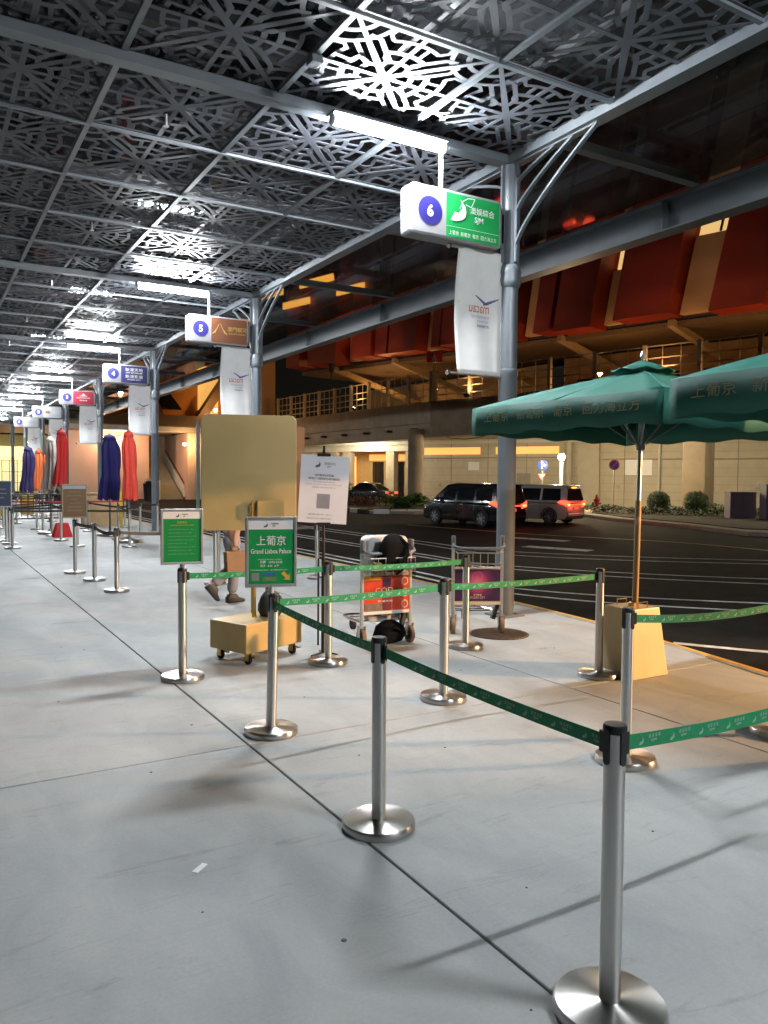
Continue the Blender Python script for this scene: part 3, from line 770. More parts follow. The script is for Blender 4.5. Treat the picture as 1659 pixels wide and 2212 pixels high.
m = MB(); put_text(m, 'We value your feedback,', 0, 1.69, .018, -.0335, width=.21); put_text(m, 'please scan the code and share your', 0, 1.665, .018, -.0335, width=.34); put_text(m, 'valuable comments with us.', 0, 1.64, .018, -.0335, width=.23)
put_text(m, '澳娛綜合 SJM', -.03, 1.375, .015, -.0335, width=.23); put_text(m, '澳娛綜合 SJM 上葡京 新葡京', -.03, 1.335, .015, -.0335, width=.24)
tiltp(m).build('lettering', mat('soft_grey_print', (.36, .35, .38), .5, var=0), ps, recalc=False)
tiltp(MB().box((0, -.0325, 1.505), (.125, .002, .14))).build('blank_patch', mat('mid_grey_patch', (.30, .29, .33), .5, var=.1), ps)

# ---------------------------------------------------------------- gold wheeled board
gb_ = thing('gold_board_cart', 'large gold board on brass poles over a gold wheeled box', 'board', (2.80, 7.12, 0), R(22))
bx0 = MB(); bx0.box((0, 0, .25), (.74, .50, .27)); bx0.build('base_box', M_gold, gb_, bevel=.008)
for sx in (-1, 1):
    for sy in (-1, 1):
        m = MB(); m.cyl((sx*.29-.012, sy*.19, .045), (sx*.29+.012, sy*.19, .045), .043, n=18); ca = m.build('caster', M_rubber, gb_, smooth=True)
        m = MB(); m.box((sx*.29-.02, sy*.19, .075), (.006, .05, .08)).box((sx*.29+.02, sy*.19, .075), (.006, .05, .08)).box((sx*.29, sy*.19, .112), (.07, .07, .008)).box((sx*.29+.03, sy*.19-.045, .07), (.03, .06, .012)); m.build('fork', M_goldm, ca)
for px_, py_ in ((-.02, .02), (.27, .14), (.13, .2)):
    MB().cyl((px_, py_, .385), (px_, py_, 1.3), .017 if px_ > 0 else .02, n=14).build('pole', M_goldm, gb_, smooth=True)
ra = R(-39)
def rot_board(mb):
    c_, s_ = math.cos(ra), math.sin(ra); mb.v = [(x*c_-y*s_-.10, x*s_+y*c_, z) for x, y, z in mb.v]; return mb
m = MB(); m.prism(rrect(.89, 1.09, .06, 5), lambda a, b, d: (a, d, b+1.775), -.03, .03); rot_board(m).build('board', mat('gold_board', (.66, .475, .215), .38, .45, var=.06, scale=2), gb_, bevel=.006)
m = MB(); m.prism([(-.49, -.47), (-.49, .47), (-.455, .5), (-.455, -.5)], lambda a, b, d: (a, d, b+1.775), .0, .05); rot_board(m).build('edge_trim', M_alu, gb_)
m = MB(); m.prism([(.445, .03), (.56, .24), (.54, .25), (.425, .05)], lambda a, b, d: (a, b, 1.775+d), -.45, .45); rot_board(m).build('side_wing', mat('copper_wing', (.36, .15, .06), .5, .2, var=.12), gb_)
m = MB(); m.prism([(-.09, .0), (.17, 0), (.17, .2), (-.09, .2)], lambda a, b, d: (a+.16, d, b+1.31), -.085, -.031); rot_board(m).build('leaflet_box', M_gold, gb_, bevel=.006)
m = MB(); m.tube([(.02, -.03, 1.34), (.02, -.075, 1.35), (.02, -.075, 1.48), (.02, -.03, 1.49)], .010, 8); rot_board(m).build('handle', M_goldm, gb_, smooth=True)
# dark drawstring sack on the gold box
sk = thing('sack', 'dark grey drawstring sack resting on the gold wheeled box', 'sack', (2.93, 7.10, .386))
m = MB(); n = 18; prof = [(.02, 0), (.095, .005), (.12, .05), (.118, .12), (.10, .19), (.06, .235), (.022, .25), (.03, .27), (.045, .285), (.02, .29)]
v = []
for i, (r, z) in enumerate(prof):
    for j in range(n):
        a_ = 2*math.pi*j/n; rr = r*(1+.10*math.sin(3*a_+i*.7)+.07*math.sin(7*a_-i))
        v.append((rr*math.cos(a_), rr*math.sin(a_)*.85, z))
f = [(i*n+j, i*n+(j+1) % n, (i+1)*n+(j+1) % n, (i+1)*n+j) for i in range(len(prof)-1) for j in range(n)] + [tuple(range(n-1, -1, -1)), tuple(range((len(prof)-1)*n, len(prof)*n))]
m.add(v, f).build('bag', mat('dark_grey_cloth', (.035, .04, .042), .8, var=.3, scale=14, bump=.4), sk, smooth='all')
MB().tube([(.03*math.cos(2*math.pi*i/12), .026*math.sin(2*math.pi*i/12), .25) for i in range(12)], .006, 6, closed=True).build('cord', mat('pale_cord', (.5, .5, .42), .8), sk)

# ---------------------------------------------------------------- person behind the board
M_skin = mat('skin', (.45, .26, .18), .55, var=.08, scale=9)
def skinned(name, verts, edges, radii, m, parent, root=0, sub=2):
    me = bpy.data.meshes.new(name); me.from_pydata(verts, edges, [])
    o = link(name, me, parent); me.materials.append(m)
    o.modifiers.new('skin', 'SKIN').use_smooth_shade = True
    for i, r in enumerate(radii):
        sv = me.skin_vertices[0].data[i]; sv.radius = (r, r) if not isinstance(r, tuple) else r; sv.use_root = (i == root)
    s = o.modifiers.new('sub', 'SUBSURF'); s.levels = sub; s.render_levels = sub
    return o
# walking to +x; local x forward
pe = thing('person', 'person in grey trousers walking behind the gold board with a brown bag', 'person', (3.66, 10.25, 0), R(4))
jv = [(0, 0, .96), (.02, 0, 1.16), (.03, 0, 1.38), (.04, 0, 1.50), (.06, 0, 1.58), (.08, 0, 1.66), (.07, 0, 1.73),
      (.03, .19, 1.41), (-.02, .24, 1.15), (.10, .26, .92), (.13, .26, .83),
      (.03, -.19, 1.41), (.0, -.25, 1.14), (-.06, -.25, .90), (-.05, -.25, .80),
      (.0, .09, .92), (.10, .09, .52), (.04, .09, .10), (.0, -.09, .92), (-.02, -.10, .52), (-.34, -.10, .27)]
je = [(0, 1), (1, 2), (2, 3), (3, 4), (4, 5), (5, 6), (2, 7), (7, 8), (8, 9), (9, 10), (2, 11), (11, 12), (12, 13), (13, 14), (0, 15), (15, 16), (16, 17), (0, 18), (18, 19), (19, 20)]
jr = [.13, .12, .13, .055, .06, .088, .075, .055, .042, .034, .03, .055, .042, .034, .03, .08, .055, .042, .08, .055, .042]
skinned('body', jv, je, jr, M_skin, pe)
skinned('trousers', [(0, 0, 1.0), (0, 0, .93), (.0, .09, .88), (.10, .09, .52), (.045, .09, .12), (.0, -.09, .88), (-.02, -.10, .52), (-.31, -.10, .295)], [(0, 1), (1, 2), (2, 3), (3, 4), (1, 5), (5, 6), (6, 7)], [.15, .15, .105, .082, .078, .105, .082, .075], mat('grey_trousers', (.26, .25, .27), .8, var=.15, scale=8, bump=.3), pe)
skinned('shirt', [(0, 0, .93), (.02, 0, 1.16), (.03, 0, 1.40), (.03, .17, 1.42), (-.01, .24, 1.2), (.03, -.17, 1.42), (.0, -.25, 1.2)], [(0, 1), (1, 2), (2, 3), (3, 4), (2, 5), (5, 6)], [.155, .15, .15, .075, .06, .075, .06], mat('pale_blue_shirt', (.32, .40, .52), .8, var=.1, bump=.2), pe)
MB().lathe([(0, .105), (.05, .10), (.09, .06), (.104, .0), (.10, -.05), (.08, -.07)], (.07, 0, 1.69), 18).build('hair', mat('black_hair', (.012, .01, .009), .5), pe, smooth='all')
m = MB(); m.lathe([(0, -.02), (.011, -.012), (.012, .0), (.008, .018), (0, .03)], (.165, 0, 1.665), 8)
m.build('nose', M_skin, pe, smooth='all')
for s in (-1, 1):
    MB().lathe([(0, -.009), (.009, 0), (0, .009)], (.148, s*.033, 1.69), 8).build('eye', M_black, pe)
    MB().lathe([(0, -.03), (.014, -.01), (.016, .012), (0, .03)], (.06, s*.095, 1.68), 8).build('ear', M_skin, pe, smooth='all')
MB().box((.158, 0, 1.622), (.01, .045, .008)).build('mouth', mat('lips', (.35, .14, .11), .5), pe)
M_shoe = mat('black_shoe', (.012, .012, .013), .45, var=.2)
def shoe(cx, cy, cz, tilt):
    m = MB(); pr = [(-.09, .0), (.15, 0), (.175, .02), (.165, .045), (.08, .075), (.045, .12), (-.06, .125), (-.095, .07)]
    c_, s_ = math.cos(tilt), math.sin(tilt)
    m.prism(pr, lambda a, b, d: (cx + a*c_ + b*s_, cy+d, cz - a*s_ + b*c_), -.045, .045)
    m.build('shoe', M_shoe, pe, bevel=.02, smooth='all')
shoe(.06, .09, .0, 0); shoe(-.36, -.10, .19, R(50))
for s, hx_, hz_ in ((.26, .13, .83), (-.25, -.05, .80)):
    for i in range(4):
        MB().tube([(hx_-.025+.017*i, s-.005, hz_-.005), (hx_-.025+.018*i, s, hz_-.05-.004*(i in (1, 2))), (hx_-.02+.017*i, s+.02*(-1 if s > 0 else 1), hz_-.075)], [.009, .0085, .007], 7).build('finger', M_skin, pe, smooth='all')
    MB().tube([(hx_+.03, s, hz_+.02), (hx_+.05, s, hz_-.015), (hx_+.045, s-.015, hz_-.045)], [.011, .010, .008], 7).build('thumb', M_skin, pe, smooth='all')
M_paper = mat('brown_paper', (.24, .13, .06), .75, var=.12, bump=.1)
bag = thing('paper_bag', 'brown carrier bag held by the walking person', 'bag', (3.62, 9.99, .40), R(8))
m = MB(); m.prism([(-.13, 0), (.13, 0), (.15, .34), (-.15, .34)], XZ, -.05, .05); m.build('bag_body', M_paper, bag, bevel=.006)
for s in (-1, 1): MB().tube([(-.06, s*.045, .33), (-.05, s*.02, .38), (.0, 0, .405), (.05, s*.02, .38), (.06, s*.045, .33)], .004, 6).build('handle', M_paper, bag)
# ================================================================== luggage carts
M_adred = None
def make_cart(label, loc, rz):
    t = thing('luggage_cart', label, 'luggage cart', loc, R(rz), 'luggage carts beside the queue')
    for s in (-1, 1):
        m = MB(); m.bar((s*.275, 0, .16), (s*.275, -.0, .98), .032, .032); m.build('upright', M_alu, t, bevel=.006)
        m = MB(); m.box((s*.275, -.02, 1.03), (.04, .07, .14)); m.build('handle_bracket', mat('slate_plastic', (.10, .12, .14), .4, var=.1), t, bevel=.012)
        w_ = MB(); w_.cyl((s*.275-.022, 0, .095), (s*.275+.022, 0, .095), .095, n=24); wh = w_.build('wheel', M_tan, t, smooth=True, bevel=.008)
        MB().cyl((s*.275-.026, 0, .095), (s*.275+.026, 0, .095), .062, n=20).build('hub', M_rubber, wh, smooth=True)
        m = MB(); m.box((s*.275-.034, 0, .15), (.006, .06, .13)).box((s*.275+.034, 0, .15), (.006, .06, .13)).box((s*.275, 0, .212), (.074, .06, .006)); m.build('fork', M_alu, wh)
        m = MB(); m.tube([(s*.26, .04, .24), (s*.22, .40, .21), (s*.13, .80, .17), (s*.09, .95, .16)], .016, 8); m.build('base_tube', M_chrome, t, smooth=True)
    m = MB(); m.tube([(-.285, -.03, 1.02), (-.28, -.085, .985), (-.22, -.115, .965), (0, -.12, .962), (.22, -.115, .965), (.28, -.085, .985), (.285, -.03, 1.02)], .017, 8); m.build('push_handle', mat('slate_plastic', (.10, .12, .14)), t, smooth=True)
    m = MB()
    for z_ in (.92, .80): m.tube([(-.25, -.02, z_), (-.25, -.17, z_), (.25, -.17, z_), (.25, -.02, z_)], .006, 6)
    for i in range(7): m.tube([(-.25+.5*i/6, -.17, .92), (-.25+.5*i/6, -.165, .78), (-.25+.5*i/6, -.02, .74)], .004, 5)
    bk = m.build('wire_basket', M_alu, t)
    MB().box((0, 0, .735), (.52, .02, .025)).build('cross_bar', M_white, t); MB().box((0, 0, .345), (.52, .03, .04)).build('cross_bar', M_white, t)
    MB().tube([(-.09, .95, .16), (0, 1.0, .155), (.09, .95, .16)], .016, 8).build('nose_tube', M_chrome, t, smooth=True)
    m = MB()
    for i in range(4): m.tube([(-.2+.02*i, .25+.2*i, .215-.013*i), (.2-.02*i, .25+.2*i, .215-.013*i)], .008, 6)
    m.build('platform_slats', M_chrome, t)
    m = MB(); m.cyl((-.02, .9, .06), (.02, .9, .06), .06, n=18); m.build('front_wheel', M_rubber, t, smooth=True)
    MB().bar((0, .9, .06), (0, .93, .16), .03).build('front_fork', M_alu, t)
    MB().bar((.18, .02, .16), (.235, .03, .34), .045).build('brake_housing', M_black, t)
    return t
def ad(t, m, x0=-.255, x1=.255):
    return MB().box((0, -.012, .54), (x1-x0, .006, .365)).build('advert_panel', m, t)
def ad_purple():
    m = bpy.data.materials.new('purple_advert'); m.use_nodes = True; N = m.node_tree.nodes; L = m.node_tree.links; b = N['Principled BSDF']
    tc = N.new('ShaderNodeTexCoord'); mp = N.new('ShaderNodeMapping'); mp.inputs['Location'].default_value = (0, 0, -.57); mp.inputs['Scale'].default_value = (1, 0, 1)
    L.new(tc.outputs['Object'], mp.inputs[0]); ln = N.new('ShaderNodeVectorMath'); ln.operation = 'LENGTH'; L.new(mp.outputs[0], ln.inputs[0])
    r = N.new('ShaderNodeValToRGB'); e = r.color_ramp.elements; e[0].position = .0; e[0].color = (.75, .28, .40, 1); e[1].position = .21; e[1].color = (.05, .02, .09, 1)
    k = r.color_ramp.elements.new(.075); k.color = (.55, .07, .25, 1); k = r.color_ramp.elements.new(.13); k.color = (.17, .03, .14, 1)
    L.new(ln.outputs['Value'], r.inputs[0]); L.new(r.outputs[0], b.inputs['Base Color']); b.inputs['Roughness'].default_value = .3
    return m
c2 = make_cart('empty luggage cart with purple advert by the nearest column', (5.37, 7.0, 0), -27)
ad(c2, ad_purple())
m = put_text(MB(), '新濠影滙', 0, .435, .022, -.0165, width=.09, bold=.02); put_text(m, 'STUDIO CITY', 0, .405, .024, -.0165, width=.17, bold=.01); m.build('lettering', mat('cream_print', (.75, .62, .5), .5, var=0), c2, recalc=False)
m = MB()
for i in range(24):
    a0, a1 = 2*math.pi*i/24, 2*math.pi*(i+1)/24
    m.add([(.055*math.cos(a0), -.0165, .64+.055*math.sin(a0)), (.055*math.cos(a1), -.0165, .64+.055*math.sin(a1)), (.058*math.cos(a1), -.0165, .64+.058*math.sin(a1)), (.058*math.cos(a0), -.0165, .64+.058*math.sin(a0))], [(0, 1, 2, 3)])
m.build('ring_mark', mat('lilac_print', (.45, .28, .5), .5, var=0), c2, recalc=False)
c1 = make_cart('luggage cart with orange advert, loaded with bags', (4.17, 6.98, 0), -6)
ad(c1, mat('orange_advert', (.62, .055, .02), .35, var=.25, scale=7))
for cx_, cz_, sx_, sz_, mm in ((0, .54, .10, .36, mat('maroon_strip', (.16, .02, .03), .4, var=.2)), (-.16, .70, .18, .035, mat('yellow_strip', (.7, .42, .03), .4, var=.2)), (-.13, .40, .24, .08, mat('brown_strip', (.20, .14, .10), .4, var=.4, scale=30)), (0, .655, .09, .08, mat('blue_patch', (.04, .05, .22), .4, var=.2))):
    MB().box((cx_, -.017, cz_), (sx_, .004, sz_)).build('advert_patch', mm, c1)
for k_ in range(3):
    m = MB(); cz_ = .66-.12*k_
    for i in range(18):
        a0, a1 = 2*math.pi*i/18, 2*math.pi*(i+1)/18
        m.add([(.205+.04*math.cos(a0), -.0205, cz_+.045*math.sin(a0)), (.205+.04*math.cos(a1), -.0205, cz_+.045*math.sin(a1)), (.205+.026*math.cos(a1), -.0205, cz_+.03*math.sin(a1)), (.205+.026*math.cos(a0), -.0205, cz_+.03*math.sin(a0))], [(0, 1, 2, 3)])
    m.build('ring_mark', mat('pale_ring', (.62, .45, .35), .5, var=.2), c1, recalc=False)
m = put_text(MB(), 'COD', -.03, .575, .05, -.0205, width=.20, bold=-.012); put_text(m, '新濠天地', -.02, .46, .022, -.0205, width=.17); m.build('lettering', M_print, c1, recalc=False)
MB().box((0, -.18, .80), (.50, .006, .16)).build('clear_basket_front', glass_mat('clear_plastic', (1, .95, .9), .8, .1), c1)
# bags on the loaded cart
def lumpy(name, label, cat, loc, prof, m, sy=1., seed=0, sx=1.):
    t = thing(name, label, cat, loc); n = 20; v = []
    for i, (r, z) in enumerate(prof):
        for j in range(n):
            a_ = 2*math.pi*j/n; rr = r*(1+.07*math.sin(2*a_+i*.9+seed)+.05*math.sin(5*a_-i+seed)); sq = 1/max(abs(math.cos(a_)), abs(math.sin(a_)))**.55
            v.append((sx*rr*sq*math.cos(a_), rr*sq*math.sin(a_)*sy, z))
    f = [(i*n+j, i*n+(j+1) % n, (i+1)*n+(j+1) % n, (i+1)*n+j) for i in range(len(prof)-1) for j in range(n)] + [tuple(range(n-1, -1, -1)), tuple(range((len(prof)-1)*n, len(prof)*n))]
    MB().add(v, f).build('bag_body', m, t, smooth='all'); return t
M_bagb = mat('black_nylon', (.005, .0055, .007), .9, var=.3, scale=16, bump=.4, spec=.15)
lb_ = lumpy('black_bag', 'slumped black bag on the lower deck of the loaded luggage cart', 'bag', (4.22, 7.0, .01), [(.08, 0), (.14, .02), (.17, .09), (.15, .18), (.06, .24)], M_bagb, .5, 1)
MB().tube([(-.1, -.1, .12), (-.02, -.14, .2), (.08, -.1, .14)], .012, 7).build('strap', M_bagb, lb_)
ws = thing('white_suitcase', 'white and grey hard case standing on the loaded luggage cart', 'suitcase', (4.25, 7.165, .215), R(-6))
m = MB(); m.prism(rrect(.46, .90, .06, 5), lambda a, b, d: (a, d, b+.46), -.11, .11); m.build('shell', mat('white_shell', (.58, .56, .56), .35, var=.06), ws, bevel=.02, smooth=True)
for s in (-.12, .12): MB().box((s, -.1125, .46), (.08, .004, .78)).build('stripe', mat('grey_stripe', (.2, .2, .23), .4), ws)
MB().box((0, -.116, .46), (.40, .008, .03)).build('seam', M_alu, ws)
bp_ = lumpy('backpack', 'black backpack leaning on top of the loaded luggage cart', 'backpack', (4.19, 6.885, .775), [(.08, 0), (.15, .02), (.165, .14), (.155, .27), (.10, .36), (.03, .39)], M_bagb, .5, 2)
MB().tube([(.02, -.09, .10), (.10, -.13, .17), (.13, -.09, .27), (.05, -.03, .36)], .018, 7).build('strap', M_bagb, bp_)
MB().tube([(-.02, -.1, -.02), (.03, -.15, .03), (.04, -.14, .12)], .012, 7).build('strap', M_bagb, bp_)
gv = thing('green_garment', 'bright green cloth hanging off the side of the loaded luggage cart', 'cloth', (4.49, 7.12, .22))
v = []; f = []
for j in range(11):
    for i in range(7):
        z_ = j/10*.55; w_ = .05+.03*math.sin(j*.6); v.append((.01*math.sin(i*2+j*.5), (i/6-.5)*2*w_, z_))
f = [(j*7+i, j*7+i+1, (j+1)*7+i+1, (j+1)*7+i) for j in range(10) for i in range(6)]
o = MB().add(v, f).build('cloth', mat('bright_green_cloth', (.04, .32, .03), .7, var=.2, bump=.3), gv, smooth='all'); sm_ = o.modifiers.new('t', 'SOLIDIFY'); sm_.thickness = .012
pb = thing('bottle', 'purple drink bottle standing in the basket of the loaded cart', 'bottle', (4.37, 6.86, .80))
MB().lathe([(.032, 0), (.034, .01), (.034, .14), (.014, .18), (.014, .2), (.017, .2), (.017, .225), (0, .226)], n=16).build('glass', mat('purple_bottle', (.09, .04, .16), .2, var=.1), pb, smooth=True)
for i_, (x_, cc_) in enumerate(((4.0, (.5, .3, .05)), (4.12, (.55, .5, .45)), (4.24, (.4, .1, .03)))):
    o = thing('snack_packet', ('amber packet', 'pale packet', 'red packet')[i_]+' in the basket of the loaded luggage cart', 'packet', (x_, 6.87, .755), R(8*i_))
    MB().prism(rrect(.09, .12, .015), lambda a, b, d: (a, d, b+.06), -.018, .018).build('wrapper', mat('packet_%d' % i_, cc_, .35, var=.4, scale=25), o, bevel=.006)

# manhole
mh = struct(MB().cyl((5.56, 6.84, .0015), (5.56, 6.84, .007), .33, n=40).build('manhole_cover', mat('cast_iron', (.025, .02, .016), .6, .4, var=.4, scale=22, bump=.5)), 'round cast iron manhole cover beside the empty cart')
M_iron2 = mat('iron_rib', (.13, .085, .055), .55, .2, var=.3, scale=20)
for i in range(-6, 7):
    hw = math.sqrt(max(0, .305**2-(i*.046)**2))
    MB().box((5.56+i*.046*math.cos(R(35)), 6.84+i*.046*math.sin(R(35)), .0105), (.02, 2*hw, .008), R(35)).build('rib', M_iron2, mh)
MB().tube([(5.56+.32*math.cos(2*math.pi*i/40), 6.84+.32*math.sin(2*math.pi*i/40), .006) for i in range(40)], .008, 6, closed=True).build('rim', M_iron2, mh)
# litter on the slab
lt = MB().box((1.05, 3.35, .002), (.085, .03, .003), R(40)).build('paper_scrap', M_white); tag(lt, 'small white paper scrap lying on the concrete foreground', 'litter')
M_spot = mat('gum_spot', (.08, .08, .085), .8, var=.2)
for x_, y_, r_ in ((1.35, 2.55, .012), (1.62, 5.35, .010), (2.35, 4.25, .008), (.75, 2.2, .006), (1.15, 4.6, .009), (2.9, 4.1, .008), (2.6, 5.6, .009), (.9, 6.4, .010), (1.4, 8.2, .012), (3.1, 2.6, .007), (4.2, 5.7, .009), (2.2, 2.5, .006), (1.7, 1.9, .005), (5.6, 6.0, .010), (.95, 3.0, .005)):
    tag(MB().lathe([(r_, 0.001), (r_*.8, .003), (0, .0035)], (x_, y_, 0), 9).build('gum_spot', M_spot), 'small dark gum spot pressed on the concrete floor', 'litter', 'gum spots on the floor')

# ================================================================== parasols
M_teal = mat('teal_canvas', (.007, .14, .105), .72, var=.07, scale=6, bump=.12)
M_teal2 = mat('teal_valance', (.006, .095, .07), .75, var=.1, scale=6, bump=.12)
M_gilt = mat('gilt_print', (.30, .27, .14), .6, var=.2)
def make_parasol(label, loc, rz, with_text=True):
    t = thing('parasol', label, 'parasol', loc, R(rz), 'open green parasols')
    S, ZE, ZT = 1.06, 2.37, 2.745
    # canopy: 8 gores between corner and mid-side ribs, slight sag between
    pts = [(S, S), (0, S), (-S, S), (-S, 0), (-S, -S), (0, -S), (S, -S), (S, 0)]
    for g in range(8):
        a = Vector(pts[g]); b = Vector(pts[(g+1) % 8]); v = []; f = []; n, k = 8, 6
        for j in range(n+1):
            r = .13 + .87*j/n
            for i in range(k+1):
                u = i/k; p = a.lerp(b, u)*r
                z = ZT-.03 - (ZT-.03-ZE)*(r**1.08) - .05*math.sin(math.pi*u)*r*math.sin(math.pi*min(1, r*.9)) - .006*math.sin(9*u+5*r+g)*r
                v.append((p.x, p.y, z))
        f = [(j*(k+1)+i, j*(k+1)+i+1, (j+1)*(k+1)+i+1, (j+1)*(k+1)+i) for j in range(n) for i in range(k)]
        o = MB().add(v, f).build('gore', M_teal, t, smooth='all', recalc=False); sm_ = o.modifiers.new('t', 'SOLIDIFY'); sm_.thickness = .003
    for s in range(4):
        a = Vector(pts[2*s]); b = Vector(pts[(2*s+2) % 8]); v = []; n = 28
        for i in range(n+1):
            u = i/n; p = a.lerp(b, u); out = p.normalized()*.01*math.sin(u*17+s)
            z0 = ZE-.002; z1 = ZE - .245 - .012*math.cos(u*math.pi*8)
            v += [(p.x*1.001+out.x*.2, p.y*1.001+out.y*.2, z0), (p.x+out.x, p.y+out.y, (z0+z1)/2), (p.x*.99+out.x*1.6, p.y*.99+out.y*1.6, z1)]
        f = []
        for i in range(n):
            for k in range(2): f.append((3*i+k, 3*i+3+k, 3*i+4+k, 3*i+1+k))
        o = MB().add(v, f).build('valance', M_teal2, t, smooth='all', recalc=False); sm_ = o.modifiers.new('t', 'SOLIDIFY'); sm_.thickness = .003
        if with_text:
            d = (b-a).normalized(); nrm = Vector((d.y, -d.x)); c = (a+b)/2
            if nrm.dot(c) < 0: nrm = -nrm
            ax = Vector((-nrm.y, nrm.x))
            tm = MB(); put_text(tm, '上葡京   新葡京   葡京   回力海立方', 0, 0, .085, 0, width=1.75)
            tm.v = [(c.x + ax.x*x + nrm.x*.022, c.y + ax.y*x + nrm.y*.022, ZE-.10+z) for x, y, z in tm.v]
            tm.build('valance_print', M_gilt, o, recalc=False)['kind'] = 'stuff'
    # vent cap
    v = []; k = 32
    for j in range(4):
        r = .02 + .085*j
        for i in range(k):
            a_ = 2*math.pi*i/k; sc_ = (.012*math.cos(8*a_) if j == 3 else 0)
            v.append((r*math.cos(a_), r*math.sin(a_), ZT+.05-.034*j+sc_))
    f = [(j*k+i, j*k+(i+1) % k, (j+1)*k+(i+1) % k, (j+1)*k+i) for j in range(3) for i in range(k)] + [tuple(range(k))]
    o = MB().add(v, f).build('vent_cap', M_teal, t, smooth='all', recalc=False); sm_ = o.modifiers.new('t', 'SOLIDIFY'); sm_.thickness = .003
    MB().lathe([(.012, ZT+.04), (.014, ZT+.07), (.028, ZT+.09), (.02, ZT+.115), (.008, ZT+.13), (0, ZT+.145)], n=12).build('finial', M_alu, t, smooth=True)
    m = MB(); m.cyl((0, 0, .0), (0, 0, 1.55), .027, n=16); m.build('lower_pole', mat('tan_pole', (.36, .23, .10), .5, var=.12, scale=6), t, smooth=True)
    m = MB(); m.cyl((0, 0, 1.55), (0, 0, ZT+.05), .022, n=16); m.build('upper_pole', M_alu, t, smooth=True)
    for p in pts:
        MB().bar((p[0]*.03, p[1]*.03, ZT-.06), (p[0]*.985, p[1]*.985, ZE-.02), .014).build('rib', M_gpaint, t)
        MB().bar((p[0]*.03, p[1]*.03, 2.05), (p[0]*.5, p[1]*.5, (ZT+ZE)/2-.04), .011).build('strut', M_gpaint, t)
    MB().cyl((0, 0, 2.0), (0, 0, 2.08), .04, n=14).build('runner', M_alu, t)
    return t
par1 = make_parasol('open green parasol with gold base, left of the two', (5.53, 4.9, .0), 0)
par1.rotation_euler = (0, R(.9), R(2))
make_parasol('open green parasol cut off by the right picture edge', (5.22, 2.36, .02), -3)
def make_weight(loc, label, rz=0):
    t = thing('tapered_weight', label, 'weight', loc, R(rz), 'gold parasol bases')
    m = MB(); b, tp, h = .225, .165, .60
    m.add([(-b, -b, 0), (b, -b, 0), (b, b, 0), (-b, b, 0), (-tp, -tp, h), (tp, -tp, h), (tp, tp, h), (-tp, tp, h)], [(0, 3, 2, 1), (4, 5, 6, 7), (0, 1, 5, 4), (1, 2, 6, 5), (2, 3, 7, 6), (3, 0, 4, 7)])
    m.build('shell', mat('gold_sheet', (.68, .53, .30), .45, .08, var=.08, scale=4, bump=.05), t, bevel=.006)
    for s in (-1, 1): MB().tube([(-.06, s*.12, h-.004), (-.06, s*.12, h+.05), (.06, s*.12, h+.05), (.06, s*.12, h-.004)], .006, 6).build('grip', M_goldm, t)
    MB().lathe([(.034, h-.01), (.034, h+.03), (.03, h+.032)], n=14).build('socket', M_goldm, t)
    return t
make_weight((5.50, 4.9, .004), 'bright gold tapered parasol base on the pavement')
make_weight((5.33, 2.33, .004), 'gold tapered parasol base out of the picture')

def folded(label, loc, H0, H1, r, m, seed, tie=.5, m2=None, basemat=None):
    """closed parasol: pleated drooping canopy round a pole"""
    t = thing('folded_parasol', label, 'parasol', loc, 0, 'folded parasols along the canopy')
    rnd = random.Random(seed); n, k = 48, 22; v = []; ph = rnd.random()*6
    for j in range(k+1):
        w = j/k; z = H1 + (H0-H1)*(1-w)
        env = .34 + .66*min(1, w*5)**.8
        waist = 1 - .07*math.exp(-((w-tie)/.09)**2)
        flare = 1 + .45*max(0, w-tie)
        rr = r*env*waist*flare*.50
        for i in range(n):
            a_ = 2*math.pi*i/n
            pl = 1 + .20*math.cos(8*a_+ph+.8*w) + .10*math.sin(3*a_+4*w+ph) + .06*math.sin(13*a_+7*w+ph)
            zz = z + (.05*math.cos(8*a_+ph)*max(0, w-.85)*6 if w > .85 else 0)
            v.append((rr*pl*math.cos(a_) + .05*math.sin(2.6*w+ph)*w, rr*pl*math.sin(a_) + .04*math.sin(3.1*w+ph*2)*w, zz))
    # top at H0, bottom at H1 ; reverse so w grows downward
    v = [(x, y, H0 + H1 - z if False else z) for x, y, z in v]
    f = [(j*n+i, (j+1)*n+i, (j+1)*n+(i+1) % n, j*n+(i+1) % n) for j in range(k) for i in range(n)] + [tuple(range(n))]
    MB().add(v, f).build('canopy', m, t, smooth='all')
    MB().lathe([(r*.34, H0-.02), (r*.44, H0-.14), (r*.40, H0-.15), (r*.2, H0+.0), (.02, H0+.03), (.0, H0+.07)], n=18).build('cap', m, t, smooth='all')
    if m2:
        MB().lathe([(r*.90, H1+.12), (r*.96, H1+.02), (r*.86, H1-.06), (r*.5, H1-.10)], n=14).build('hem', m2, t, smooth='all')
    MB().cyl((0, 0, .05), (0, 0, H0+.05), .026, n=12).build('pole', M_gpaint, t, smooth=True)
    MB().cyl((0, 0, H0+.05), (0, 0, H0+.12), .012, n=8).build('finial', M_alu, t)
    m = MB()
    if basemat: m.add([(-.25, -.25, 0), (.25, -.25, 0), (.25, .25, 0), (-.25, .25, 0), (-.15, -.15, .4), (.15, -.15, .4), (.15, .15, .4), (-.15, .15, .4)], [(0, 3, 2, 1), (4, 5, 6, 7), (0, 1, 5, 4), (1, 2, 6, 5), (2, 3, 7, 6), (3, 0, 4, 7)])
    else: m.lathe([(.36, 0), (.37, .02), (.36, .07), (.1, .09), (.04, .16)], n=24)
    m.build('base', basemat or M_base, t, bevel=.01 if basemat else 0)
    return t
cm = lambda n, c: mat(n, c, .75, var=.14, scale=5, bump=.25)
